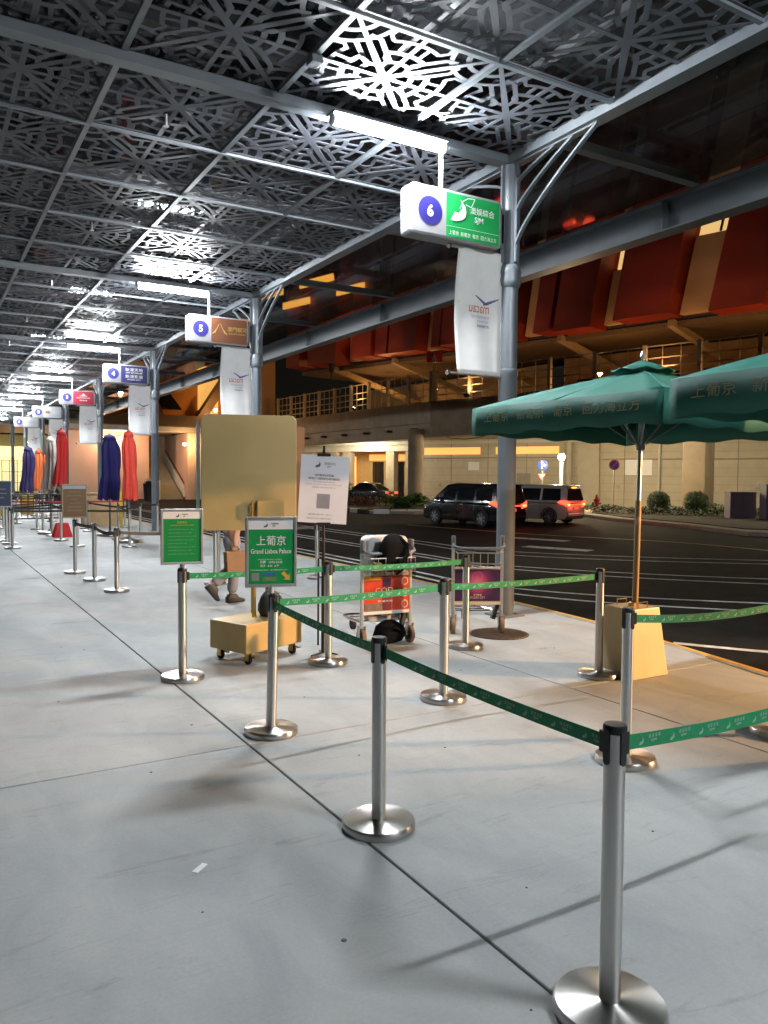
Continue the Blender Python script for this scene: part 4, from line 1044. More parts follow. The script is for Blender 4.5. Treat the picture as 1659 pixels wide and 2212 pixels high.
M_cb = cm('royal_blue_canvas', (.014, .012, .12)); M_cr = cm('red_canvas', (.60, .05, .03)); M_cr2 = cm('scarlet_canvas', (.55, .022, .02)); M_cw = cm('off_white_canvas', (.56, .54, .49)); M_co = cm('orange_canvas', (.60, .13, .03)); M_cp = cm('purple_canvas', (.03, .02, .10))
folded('folded royal blue parasol right of the red number three sign', (4.75, 23.5, 0), 2.90, 1.05, .44, M_cb, 1, .60)
folded('folded red parasol with pale hem beside the third column', (4.70, 20.9, 0), 2.88, 1.12, .30, M_cr, 2, .62)
folded('folded scarlet parasol with white marks, in front of the third banner', (3.47, 23.6, 0), 3.0, 1.45, .27, M_cr2, 3, .55, basemat=M_cr2)
folded('folded off white parasol beside the scarlet one', (3.35, 24.9, 0), 2.85, 1.30, .27, M_cw, 4, .40)
folded('folded orange parasol, left of the off white one', (4.39, 35.85, 0), 2.80, 1.10, .33, M_co, 5, .55)
folded('folded orange parasol half hidden behind the off white one', (4.87, 36.73, 0), 2.80, 1.10, .33, M_co, 6, .6)
folded('folded dark purple parasol at the far left', (3.76, 33.9, 0), 2.82, 1.10, .40, M_cp, 7, .7)
# ================================================================== viaduct, terminal and far walls
M_conc = mat('warm_concrete', (.40, .33, .24), .8, var=.22, scale=1.2, bump=.15)
M_conc2 = mat('dark_concrete', (.32, .23, .15), .85, var=.3, scale=1.0, bump=.15)  # browner and darker than the other concrete, more strongly mottled
M_soff = mat('soffit_paint', (.55, .53, .46), .7, var=.08, scale=1)
M_block = mat('beige_block', (.50, .445, .335), .8, var=.10, scale=1.5, bump=.1)
M_pier = mat('pier_concrete', (.27, .21, .14), .8, var=.2, scale=1.6, bump=.15)
M_rail = mat('rail_paint', (.40, .35, .26), .5, .2, var=.15)
M_lit = mat('lit_cream_window', (.9, .7, .35), .5, var=0, emit=.75, ecol=(1., .66, .24))
M_lito = mat('lit_orange_slot', (.9, .5, .1), .5, var=0, emit=7., ecol=(1., .42, .05))
M_amber = mat('amber_interior', (.8, .5, .2), .6, var=0, emit=.85, ecol=(1., .5, .12))
M_lampw = mat('warm_lamp', (1., .85, .6), .4, var=0, emit=40., ecol=(1., .74, .40))
M_lampg = mat('pale_downlight', (1., .95, .75), .4, var=0, emit=22., ecol=(1., .92, .62))
M_brn0 = mat('dark_joint', (.10, .08, .055), .9, var=.1)
M_dwin = mat('dark_window', (.015, .015, .017), .1, var=0, spec=.6)
WARM = (1., .62, .28); SOD = (1., .45, .12)
C0 = Vector((25.8, 38.3)); RD = Vector((.259, -.966)); RN = Vector((.966, .259)); LD = Vector((-.05, .998)); LN = Vector((.998, .05))
def fr(o, d, n):
    return lambda s, k, z: (o.x + d.x*s + n.x*k, o.y + d.y*s + n.y*k, z)
FR = fr(C0, RD, RN); FL = fr(C0, LD, LN)
def slab(mb, F, s0, s1, k0, k1, z0, z1, mi=0):
    v = [F(s, k, z) for z in (z0, z1) for k in (k0, k1) for s in (s0, s1)]
    return mb.add(v, [(0, 2, 3, 1), (4, 5, 7, 6), (0, 1, 5, 4), (2, 6, 7, 3), (0, 4, 6, 2), (1, 3, 7, 5)], mi)
vd = thing('viaduct', 'concrete upper level roadway with railing and round pillar', 'viaduct')
slab(MB(), FR, .02, 44, 0, .5, 4.75, 6.2).build('parapet', M_conc2, vd)
slab(MB(), FR, .02, 44, -.12, 0, 6.05, 6.18).build('coping', M_conc2, vd)
slab(MB(), FR, .02, 44, .15, 1.0, 4.15, 4.75).build('edge_beam', M_conc2, vd)
slab(MB(), FL, .0, 22, 0, .5, 4.95, 6.2).build('parapet', M_conc, vd)
slab(MB(), FL, .0, 22, .25, 1.0, 4.15, 4.95).build('edge_beam', M_conc, vd)
slab(MB(), FR, .02, 44, .5, 14, 4.7, 5.5).build('deck', M_conc2, vd); slab(MB(), FL, .0, 22, .5, 14, 4.72, 5.48).build('deck', M_conc2, vd)
slab(MB(), FR, -3, 44, 1.0, 15, 4.55, 4.69).build('soffit', M_soff, vd); slab(MB(), FL, -.5, 24, 1.0, 15, 4.54, 4.68).build('soffit', M_soff, vd)
for i in range(7): slab(MB(), FL, 1.5+2.8*i, 1.75+2.8*i, -.18, .24, 4.55, 4.7).build('drain_bracket', M_black, vd)
def railing(F, s0, s1, step, name):
    n = int(round((s1-s0)/step))
    for i in range(n+1):
        s = s0 + (s1-s0)*i/n
        slab(MB(), F, s-.09, s+.09, .06, .24, 6.2, 7.98).build('railing_post', M_rail, vd)
    for z in (6.55, 6.95, 7.35, 7.9):
        m = MB(); slab(m, F, s0, s1, .13, .17, z-.025, z+.025); m.build('railing_bar', M_rail, vd)
    k = 3
    for i in range(n*k):
        if i % k:
            s = s0 + (s1-s0)*i/(n*k); slab(MB(), F, s-.015, s+.015, .135, .165, 6.25, 7.88).build('baluster', M_rail, vd)
railing(FR, .2, 26, 2.6, 'r'); railing(FL, .2, 20.5, 2.3, 'l')
m = MB(); m.cyl((25.45, 39.3, -.12), (25.45, 39.3, 4.6), .46, n=28); m.build('pillar', M_pier, vd, smooth=True)
m = MB(); m.box((36.6, 28.2, 2.2), (1.25, 1.25, 4.7), R(15)); m.build('pillar', M_pier, vd, bevel=.05)
slab(MB(), FR, 3, 44, 9.6, 9.9, 5.5, 9.4).build('upper_back_wall', M_conc2, vd)
slab(MB(), FL, 0, 22, 9.6, 9.9, 5.5, 9.2).build('upper_back_wall', mat('pale_vault', (.42, .36, .28), .8, var=.15), vd)
for i in range(8):
    s = .8+2.4*i; w_ = slab(MB(), FL, s, s+1.8, 9.52, 9.58, 6.3, 7.5).build('window', M_dwin, vd)
    for j in range(3): slab(MB(), FL, s+.45*(j+1)-.02, s+.45*(j+1)+.02, 9.47, 9.51, 6.3, 7.5).build('mullion', M_rail, w_)
for i in range(6):
    s = 4+4*i; slab(MB(), FR, s, s+2.6, 9.52, 9.58, 6.2, 8.0).build('window', M_dwin, vd)

# red and cream facade above the upper road
FO = Vector((32.2, 29.7)); FD = Vector((-.259, .966)); FN = Vector((.966, .259))
FF = fr(FO, FD, FN)
tb = thing('terminal_facade', 'terminal facade of slanting red and cream panels with lit slots', 'building')
M_redp = mat('red_panel', (.30, .036, .022), .5, var=.12, scale=.6)
M_crm = mat('cream_panel', (.70, .52, .31), .6, var=.08, scale=.6)
SH = -.31
def panel(s0, s1, z0, z1, k0, k1, m, name):
    v = []
    for z in (z0, z1):
        for k in (k0, k1):
            for s in (s0, s1): v.append(FF(s + SH*(z-10), k - .22*(z-10), z))
    return MB().add(v, [(0, 2, 3, 1), (4, 5, 7, 6), (0, 1, 5, 4), (2, 6, 7, 3), (0, 4, 6, 2), (1, 3, 7, 5)]).build(name, m, tb)
rndf = random.Random(3)
seq = [('r', -16, -12.6), ('c', -12.6, -10.8), ('r', -10.8, -8.8), ('c', -8.8, -7.5), ('r', -7.5, -4.95), ('c', -4.9, -3.1), ('r', -3.05, .0), ('c', .05, 1.05), ('r', 1.1, 3.45), ('r', 3.65, 4.8), ('c', 4.85, 6.1), ('r', 6.15, 7.0), ('c', 7.05, 8.5), ('r', 8.55, 11.5), ('r', 11.55, 12.3), ('c', 12.35, 13.65), ('r', 13.7, 16.2), ('r', 16.3, 17.5), ('r', 17.65, 19.6), ('c', 19.65, 21.0), ('r', 21.1, 24.2), ('c', 24.3, 24.9), ('r', 25., 26.6)]
for i, (c, s0, s1) in enumerate(seq):
    if c == 'r':
        dz = rndf.uniform(-.12, .12); panel(s0+.05, s1-.05, 9.85+dz, 24, -1.15-rndf.uniform(0, .3), .4, M_redp, 'red_panel')
    else:
        zt = 13.45 if s0 in (-4.9, 4.85) else rndf.choice((12.6, 16.5, 18.))
        panel(s0, s1, 10.0, zt, -.1, .4, M_crm, 'cream_panel')
        if s0 in (-4.9, 4.85):
            h = 1.35 if s0 < 0 else .35
            w_ = panel(s0+.1, s1-.05, zt+.06, zt+h, .1, .2, M_lit, 'lit_window')
            if s0 < 0: panel((s0+s1)/2-.25, (s0+s1)/2-.15, zt+.06, zt+h, -.02, .08, M_black, 'window_mullion')
            panel(s0, s1, zt+h+.05, 20, -.1, .4, M_crm, 'cream_panel')
        else: panel(s0, s1, zt+1.6, 23, -.1, .4, M_crm, 'cream_panel'); 
        if s0 in (.05, -12.6, 12.35): panel(s0+.1, s1-.1, zt+.1, zt+1.4, .1, .2, M_lit, 'lit_window')
panel(-16, 27, 9.9, 24, .45, .6, mat('facade_backing', (.05, .035, .03), .8, var=.2), 'backing_wall')
for s, z, l in ((20.0, 15.1, 3.6), (25.5, 15.0, 2.8), (17.0, 14.0, 2.7), (22.5, 13.9, 3.0), (28.5, 13.6, 2.4)):
    v = [FF(ss, -2.6+kk, z+zz) for zz in (0, .48) for kk in (0, .08) for ss in (s, s+l)]
    MB().add(v, [(0, 2, 3, 1), (4, 5, 7, 6), (0, 1, 5, 4), (2, 6, 7, 3), (0, 4, 6, 2), (1, 3, 7, 5)]).build('light_slot', M_lito, tb)
v = [FF(s, k, z) for z in (9.55, 9.8) for k in (.5, 9) for s in (-16, 27)]
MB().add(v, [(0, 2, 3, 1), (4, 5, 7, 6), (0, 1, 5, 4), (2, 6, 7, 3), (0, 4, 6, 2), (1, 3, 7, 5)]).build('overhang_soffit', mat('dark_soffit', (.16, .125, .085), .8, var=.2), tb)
for s in (-9, -2.5, 4, 10.5, 17, 23):
    m = MB(); m.bar(FF(s, .2, 9.7), FF(s-1.5, 8.5, 7.4), .35, .35); m.build('raking_beam', mat('pale_beam', (.42, .35, .24), .7, var=.12), tb)
# lamps on the upper road
def upper_lamp(s, k, z, p, label, F=FR):
    t = thing('road_lamp', label, 'lamp', F(s, k, z), 0, 'lamps of the upper road')
    MB().lathe([(0, -.06), (.10, -.05), (.12, .0), (.08, .05), (0, .06)], n=14).build('globe', M_lampw, t, smooth=True)
    MB().cyl((0, 0, -z+5.5), (0, 0, -.06), .04, n=10).build('post', M_rail, t)
    lamp('globe_light', 'POINT', (0, 0, -.22), p, SOD, t, .12)
upper_lamp(9.2, 3.0, 7.3, 280, 'amber lamp on the upper road behind the railing')
upper_lamp(-1.5+20, 3.0, 7.3, 280, 'amber lamp on the upper road at the right')
upper_lamp(12, 5.0, 7.6, 330, 'amber lamp on the upper road at the left', FL)
upper_lamp(3.5, 3.0, 7.4, 160, 'amber lamp on the upper road near the corner', FL)
# floodlight washing the red panels from below
def flood(loc, target, p, label, col=(1., .5, .2), spot=100):
    t = thing('floodlight', label, 'lamp', loc, 0, 'floodlights')
    d = (Vector(target)-Vector(loc)); rot = d.to_track_quat('-Z', 'Y').to_euler()
    m = MB(); m.box((0, 0, .06), (.3, .22, .12)); o = m.build('housing', M_black, t, bevel=.01); o.rotation_euler = rot
    g = MB().box((0, 0, -.004), (.26, .18, .006)).build('lens', M_lampw, t); g.rotation_euler = rot
    lamp('beam', 'SPOT', d.normalized()*.06, p, col, t, .12, rot, R(spot), .6)
    return t
flood(FR(14, -.4, 6.35), FF(-4, -1, 12), 300, 'small floodlight on the viaduct parapet at the right')
flood(FR(3, -.4, 6.35), FF(7, -1, 12), 300, 'small floodlight on the viaduct parapet near the corner')
flood(FL(8, -.4, 6.35), FF(17, -1, 12), 420, 'small floodlight on the left viaduct parapet')

# lower level wall
W0 = Vector((25.9, 61.3)); WD = Vector((.4835, -.8754)); WN = Vector((.8754, .4835))
FW = fr(W0, WD, WN)
lw = thing('arrivals_wall', 'beige block wall and colonnade under the viaduct', 'wall')
rows = 9; hgt = 4.66/rows
for j in range(rows):
    x = 13.4 + (.6 if j % 2 else 0) - .0
    slab(MB(), FW, 13.4, 46, 0, .3, -.12+j*hgt+.008, -.12+(j+1)*hgt-.008).build('block_course', M_block, lw)
slab(MB(), FW, 13.42, 46, .05, .28, -.1, 4.5).build('mortar', mat('mortar', (.25, .22, .16), .9, var=.1), lw)
MB().cyl(FW(13.35, .2, -.12), FW(13.35, .2, 4.5), .33, n=20).build('rounded_end', M_soff, lw, smooth=True)
for s, z, w_, h_ in ((17.9, 2.6, .85, .6), (29.5, 2.5, 1.7, 1.0)): slab(MB(), FW, s-w_/2, s+w_/2, -.05, -.01, z-h_/2, z+h_/2).build('wall_plate', M_white, lw)
for s0, s1 in ((13.9, 18.4), (19.6, 24.2)): slab(MB(), FW, s0, s1, -.045, -.012, 3.45, 3.95).build('clerestory_window', M_amber, lw)
MB().cyl(FW(30.8, -.12, -.1), FW(30.8, -.12, 4.5), .09, n=12).build('drain_pipe', M_soff, lw, smooth=True)
MB().cyl(FW(25.0, -.3, -.1), FW(25.0, -.3, 4.5), .22, n=14).build('pilaster', M_block, lw, smooth=True); slab(MB(), FW, 25.6, 27.0, -.25, -.01, -.1, 4.5).build('pilaster', M_block, lw)
slab(MB(), FW, 0, 46, -.5, -.3, 4.2, 4.4).build('service_pipe', M_soff, lw)
# colonnade on the left with amber interior
slab(MB(), FW, -3, 13.3, 3.0, 3.2, -.1, 4.5).build('inner_wall', mat('amber_plaster', (.60, .42, .20), .8, var=.1), lw)
slab(MB(), FW, -3, 13.3, .0, .35, 3.75, 4.5).build('lintel', M_soff, lw)
for s in (-1.2, 1.2, 3.2, 5.6, 6.9, 10.9, 12.6):
    slab(MB(), FW, s-.35, s+.35, 0, .7, -.1, 3.74).build('colonnade_pier', M_conc, lw)
for s0, s1 in ((7.6, 8.6), (9.3, 10.5), (3.9, 4.9)):
    d_ = slab(MB(), FW, s0, s1, 2.9, 2.98, -.1, 3.0).build('doorway', M_dwin, lw); slab(MB(), FW, s0-.12, s0, 2.86, 2.98, -.1, 3.05).build('door_jamb', M_crm, d_)
slab(MB(), FW, 7.3, 10.8, 2.84, 2.98, 3.1, 3.6).build('lit_transom', M_amber, lw)
slab(MB(), FW, 5.2, 6.9, 1.4, 1.5, -.1, 3.4).build('amber_screen', M_amber, lw)
# downlights on the soffit
def downlight(loc, p, label):
    t = thing('downlight', label, 'lamp', loc, 0, 'downlights under the viaduct')
    MB().lathe([(0, 0), (.42, 0), (.45, .03), (.45, .06), (0, .06)], n=24).build('diffuser', M_lampg, t, smooth=True)
    MB().lathe([(.46, .0), (.52, .0), (.52, .07), (.46, .07), (.46, .0)], n=24).build('trim', M_white, t, smooth=True)
    lamp('glow', 'POINT', (0, 0, -.25), p, (1., .85, .58), t, .3)
downlight((FL(13.5, 3.5, 4.46)), 800, 'round downlight on the soffit left of the round pillar')
downlight((FR(9.5, 5.0, 4.47)), 800, 'round downlight on the soffit above the globe lamp')
downlight((FR(18.0, 5.0, 4.47)), 700, 'round downlight on the soffit at the far right, behind the parasols')
downlight((FR(1.0, 4.5, 4.47)), 420, 'round downlight on the soffit behind the round pillar')
for s, k, lb in ((5.9, .9, 'amber lantern on the colonnade, seen over the white poster'), (1.4, -.3, 'orange lantern on the colonnade beside the gold board')):
    p = FW(s, k, 2.45); t = thing('wall_lantern', lb, 'lamp', p, 0, 'colonnade lanterns')
    MB().lathe([(0, -.14), (.1, -.1), (.14, 0), (.1, .1), (0, .14)], n=14).build('globe', M_lampw, t, smooth=True)
    MB().cyl((0, 0, .13), (0, 0, .55), .02, n=8).build('stem', M_black, t)
    lamp('glow', 'POINT', (0, -.1, -.25), 45, WARM, t, .12)

# traffic islands in front of the walls
M_ik = mat('island_kerb', (.34, .27, .20), .8, var=.2, scale=3)
M_soil = mat('soil', (.05, .04, .028), .95, var=.3, scale=6)
def island(name, pts, label, h=.15):
    o = MB().prism(pts, XY, -.14, h-.12).build(name, M_ik, bevel=.03); struct(o, label)
    c = (sum(p[0] for p in pts)/len(pts), sum(p[1] for p in pts)/len(pts))
    MB().prism([(c[0]+(p[0]-c[0])*.86, c[1]+(p[1]-c[1])*.86) for p in pts], XY, h-.118, h-.09).build('planting_bed', M_soil, o)
    return o
island('traffic_island', [(23.6, 16.2), (24.8, 14.0), (38, 6), (43, 22), (38.5, 32.5), (33.5, 34.0), (28.6, 29.5), (26.3, 24.5), (25.2, 20)], 'planted island beyond the road on the right')
island('traffic_island', [(19.8, 35.2), (21.5, 33.2), (24.2, 33.6), (27.2, 38.5), (27.6, 44), (25.5, 50), (22.4, 47), (20.2, 40)], 'planted island at the foot of the round pillar')
for i in range(14):
    y0 = 35.4+i*.95; x0 = 19.72+.04*i+.025*i*i*.55
    MB().box((x0, y0, -.02), (.2, .9, .26)).build('painted_kerb_block', M_white if i % 2 else mat('kerb_black', (.03, .03, .03), .7), bpy.data.objects['traffic_island.001'], bevel=.03)
for i in range(5): MB().box((20.3+.78*i, 34.5-.42*i+.02*i*i, -.02), (.8, .22, .26), R(-28)).build('painted_kerb_block', M_white, bpy.data.objects['traffic_island.001'], bevel=.03)

# foliage
M_leaf = mat('dark_leaf', (.012, .045, .007), .6, var=.5, scale=4)
M_leaf2 = mat('bright_leaf', (.045, .10, .012), .6, var=.5, scale=4)
M_leafr = mat('reddish_leaf', (.12, .05, .03), .6, var=.5, scale=4)
M_bark = mat('bark', (.08, .055, .035), .9, var=.2)
def leaf_cloud(rnd, n, fn, size):
    m = MB()
    for _ in range(n):
        p, nn = fn(rnd); p = Vector(p); d = Vector((rnd.gauss(0, 1), rnd.gauss(0, 1), rnd.gauss(0, 1))).normalized()
        nn = (Vector(nn)+d*.7).normalized(); x = nn.orthogonal().normalized(); y = nn.cross(x); a_ = rnd.random()*6.28
        x, y = x*math.cos(a_)+y*math.sin(a_), y*math.cos(a_)-x*math.sin(a_); s = size*rnd.uniform(.6, 1.3)
        m.add([p-x*s*.5, p+y*s*.28, p+x*s*.6, p-y*s*.28], [(0, 1, 2, 3)])
    return m
def ball_bush(loc, r, label, seed):
    t = thing('round_bush', label, 'bush', loc, 0, 'clipped round bushes'); rnd = random.Random(seed)
    def fn(g):
        d = Vector((g.gauss(0, 1), g.gauss(0, 1), g.gauss(0, 1))).normalized(); k = r*g.uniform(.70, 1.06)*(1+.05*math.sin(5*d.x+3*d.z+seed)+.03*math.sin(9*d.y-4*d.z))
        return (d.x*k, d.y*k, d.z*k*.95+r*.95), d
    o = leaf_cloud(rnd, 4500, fn, .075).build('crown', M_leaf, t, recalc=False)
    MB().cyl((0, 0, -.05), (0, 0, r), .05, n=8).build('trunk', M_bark, t)
ball_bush((32.55, 27.4, .03), .58, 'clipped round bush, left of the pair by the block wall', 1); ball_bush((33.85, 26.15, .03), .60, 'clipped round bush, right of the pair by the block wall', 2)
def hedge(loc, dims, rz, label, m, n, seed, size=.12):
    t = thing('hedge', label, 'hedge', loc, R(rz), 'low planting on the islands'); rnd = random.Random(seed); a, b, h = dims
    def fn(g):
        x = g.uniform(-a/2, a/2); y = g.uniform(-b/2, b/2); top = h*(.75+.35*math.sin(x*2.1+seed)*math.sin(y*3+1.7)); z = top*g.random()**.45
        return (x, y, z), (0, 0, 1)
    leaf_cloud(rnd, n, fn, size).build('leaves', m, t, recalc=False)
hedge((31.3, 24.6, .03), (9, 1.6, .42), -62, 'low dark hedge in front of the two round bushes', M_leaf, 4200, 3)
hedge((35.0, 24.4, .03), (5, 1.4, .5), -60, 'low bright hedge right of the round bushes', M_leaf2, 2200, 4)
hedge((29.4, 30.2, .03), (2.2, 1.2, .45), -50, 'small bright hedge beside the fire hydrant', M_leaf2, 900, 5)
hedge((23.4, 37.0, .03), (2.4, 2.0, .8), 20, 'leafy bright plants at the foot of the round pillar', M_leaf2, 1500, 6, .22)
hedge((22.6, 41.5, .03), (2.2, 4.2, .55), 5, 'reddish planting left of the round pillar', M_leafr, 1600, 7, .16)
hedge((22.2, 44.8, .03), (2.6, 3.2, 1.35), 5, 'tall dark shrubs beside the white poster', M_leaf, 2200, 8, .2)

# street furniture across the road
gl = thing('globe_lamp', 'lit globe lamp on a pale post in front of the block wall', 'lamp', (31.4, 33.3, .0))
MB().cyl((0, 0, 0), (0, 0, 2.75), .11, .09, n=14).build('post', M_soff, gl, smooth=True)
MB().lathe([(.07, -.2), (.15, -.15), (.205, 0), (.15, .15), (0, .205)], (0, 0, 2.97), 20).build('globe', M_lampw, gl, smooth=True)
MB().lathe([(.12, 2.72), (.14, 2.76), (.1, 2.8)], n=14).build('collar', M_black, gl)
lamp('glow', 'POINT', (-.5, -.6, 3.05), 1100, (1., .75, .42), gl, .28)
def round_sign(loc, z, r, label, face, rz=-40):
    t = thing('traffic_sign', label, 'traffic sign', loc, R(rz), 'round traffic signs')
    MB().cyl((0, .06, 0), (0, .06, z+r), .035, n=10).build('post', M_alu, t)
    m = MB(); m.cyl((0, 0, z), (0, .03, z), r, n=28); m.build('disc', face[0], t)
    face[1](t, z, r); return t
M_sblue = mat('sign_blue', (.02, .05, .32), .4, var=.05); M_sredr = mat('sign_red_ring', (.50, .03, .03), .4, var=.05)
def f_turn(t, z, r):
    m = MB(); m.box((-.04, -.006, z-.04), (.06, .006, r*1.1)).box((.03, -.006, z+.01), (.10, .0065, .05))
    m.build('arrow_stem', M_print, t); MB().add([(-.12, -.006, z+r*.45), (.04, -.006, z+r*.45), (-.04, -.006, z+r*.82)], [(0, 1, 2)]).build('arrow_head', M_print, t, recalc=False)
    MB().add([(.08, -.006, z-.07), (.08, -.006, z+.09), (.21, -.006, z+.01)], [(0, 1, 2)]).build('arrow_head', M_print, t, recalc=False)
def f_stop(t, z, r):
    m = MB(); disc(m, 0, z, r*.8, -.005); m.build('blue_field', M_sblue, t, recalc=False); MB().box((0, -.009, z), (.055, .004, r*1.6), rot=Matrix.Rotation(R(45), 3, 'Y')).build('slash', M_sredr, t)
round_sign((30.9, 34.3, 0), 2.5, .30, 'blue round turn sign beside the globe lamp', (M_sblue, f_turn))
round_sign((32.3, 30.2, 0), 2.5, .28, 'red and blue no stopping sign on a thin post', (M_sredr, f_stop))
tw = thing('triangle_sign', 'red triangular warning sign behind the blue turn sign', 'traffic sign', (31.2, 34.7, 0), R(-40))
MB().cyl((0, .05, 0), (0, .05, 2.4), .035, n=10).build('post', M_alu, tw)
MB().prism([(-.28, 2.05), (.28, 2.05), (0, 1.58)], XZ, 0, .03).build('plate', M_sredr, tw); MB().prism([(-.19, 2.0), (.19, 2.0), (0, 1.69)], XZ, -.006, -.001).build('field', M_white, tw)
mr_ = thing('convex_mirror', 'round convex mirror on a thin post beside the black van', 'mirror', (27.6, 40.3, 0), R(-30))
MB().cyl((0, .08, 0), (0, .08, 3.0), .035, n=10).build('post', M_alu, mr_); MB().lathe([(0, .12), (.2, .1), (.36, .04), (.42, 0), (.42, -.03)], n=24).build('mirror', M_chrome, mr_, smooth=True)
mr_.children[1].rotation_euler = (R(90), 0, 0); mr_.children[1].location = (0, 0, 2.7)
hy = thing('fire_hydrant', 'red fire hydrant at the edge of the planted island', 'hydrant', (30.3, 29.5, .03))
MB().lathe([(.2, 0), (.2, .06), (.13, .08), (.13, .55), (.17, .58), (.17, .64), (.12, .7), (.05, .82), (.05, .9), (0, .91)], n=18).build('barrel', mat('hydrant_red', (.36, .03, .025), .5, var=.15), hy, smooth=True)
for s in (-1, 1): MB().cyl((s*.1, 0, .45), (s*.28, 0, .45), .08, .07, n=12).build('outlet', mat('hydrant_red', (.36, .03, .025)), hy, smooth=True)
M_cab = mat('violet_grey_cabinet', (.26, .22, .27), .5, var=.1)
for x_, y_, h_, lb in ((31.3, 21.9, 1.15, 'lower grey utility cabinet at the right edge'), (31.9, 20.6, 1.5, 'taller grey utility cabinet at the right edge')):
    t = thing('utility_cabinet', lb, 'cabinet', (x_, y_, .03), R(-30), 'utility cabinets')
    MB().box((0, 0, h_/2), (1.15, .6, h_)).build('case', M_cab, t, bevel=.015); MB().box((0, 0, h_+.02), (1.2, .66, .04)).build('lid', M_cab, t)
    for s in (-1, 1): MB().box((s*.275, -.306, h_/2), (.5, .01, h_-.16)).build('door', M_cab, t)
# warning triangle sign and dark figure-like bracket on the upper level
us = thing('warning_board', 'small red warning board on the viaduct railing', 'sign', FR(-.6, 1.0, 6.2), R(-30))
MB().cyl((0, 0, 0), (0, 0, 2.6), .04, n=8).build('post', M_rail, us); MB().box((0, -.05, 2.7), (.95, .04, .6)).build('board', M_sredr, us); MB().add([(-.2, -.075, 2.5), (.2, -.075, 2.5), (0, -.075, 2.9)], [(0, 1, 2)]).build('triangle', M_sgrey, us, recalc=False)
ul = thing('lamp_bracket', 'dark hanging lamp cluster on a thin post of the viaduct', 'lamp', FL(12.6, .5, 6.2), R(-20))
MB().cyl((0, 0, 0), (0, 0, 4.0), .035, n=8).build('post', M_black, ul); m = MB(); m.lathe([(0, -.75), (.18, -.6), (.3, -.1), (.22, .35), (.1, .5), (0, .55)], (0, 0, 3.7), 10); m.build('lantern', M_black, ul); MB().bar((-.5, 0, 3.95), (.5, 0, 3.85), .07).build('arm', M_black, ul)

# conduits, cables and notices on the lower wall; cable trays under the viaduct
for s0, s1, z in ((13.6, 24.8, 3.2), (27.2, 44, 3.05)): MB().cyl(FW(s0, -.07, z), FW(s1, -.07, z), .035, n=8).build('conduit', M_rail, lw)
for s in (15.2, 20.8, 23.0, 28.2, 34.0, 36.5): slab(MB(), FW, s-.1, s+.1, -.06, -.012, 1.1, 1.35).build('socket_box', M_rail, lw)
for s in (16.1, 19.0, 21.9, 28.6, 32.4, 35.4, 38.6): slab(MB(), FW, s-.012, s+.012, -.014, -.003, -.1, 4.5).build('control_joint', M_brn0, lw)
d_ = slab(MB(), FW, 21.2, 22.2, -.03, -.005, -.1, 2.1).build('service_door', mat('grey_door', (.30, .27, .22), .6, var=.1), lw)
slab(MB(), FW, 22.0, 22.08, -.07, -.035, .95, 1.1).build('door_handle', M_alu, d_)
cable = MB(); cable.tube([(FL(1, 1.2, 4.3)[0] + (FR(12, 2.2, 4.3)[0]-FL(1, 1.2, 4.3)[0])*t/12, FL(1, 1.2, 4.3)[1] + (FR(12, 2.2, 4.3)[1]-FL(1, 1.2, 4.3)[1])*t/12, 4.35-.35*abs(math.sin(math.pi*t/4))) for t in range(13)], .02, 6); cable.build('slack_cable', M_black, vd)
# canopy services
for j in range(6):
    MB().box((XC-PX*2, COLY[2+j]-.9, ZC-.02), (.11, .14, .07)).build('junction_box', M_gpaint, canopy, bevel=.006)
for j in range(-2, 14):
    y_ = Y6 + PY*(2.5*j+.6)
    m = MB(); m.cyl((2.4, y_, ZC-.10), (2.4, y_, ZC+.03), .012, n=8); m.cyl((2.4, y_, ZC-.105), (2.4, y_, ZC-.10), .035, n=10); m.build('sprinkler', M_alu, canopy)
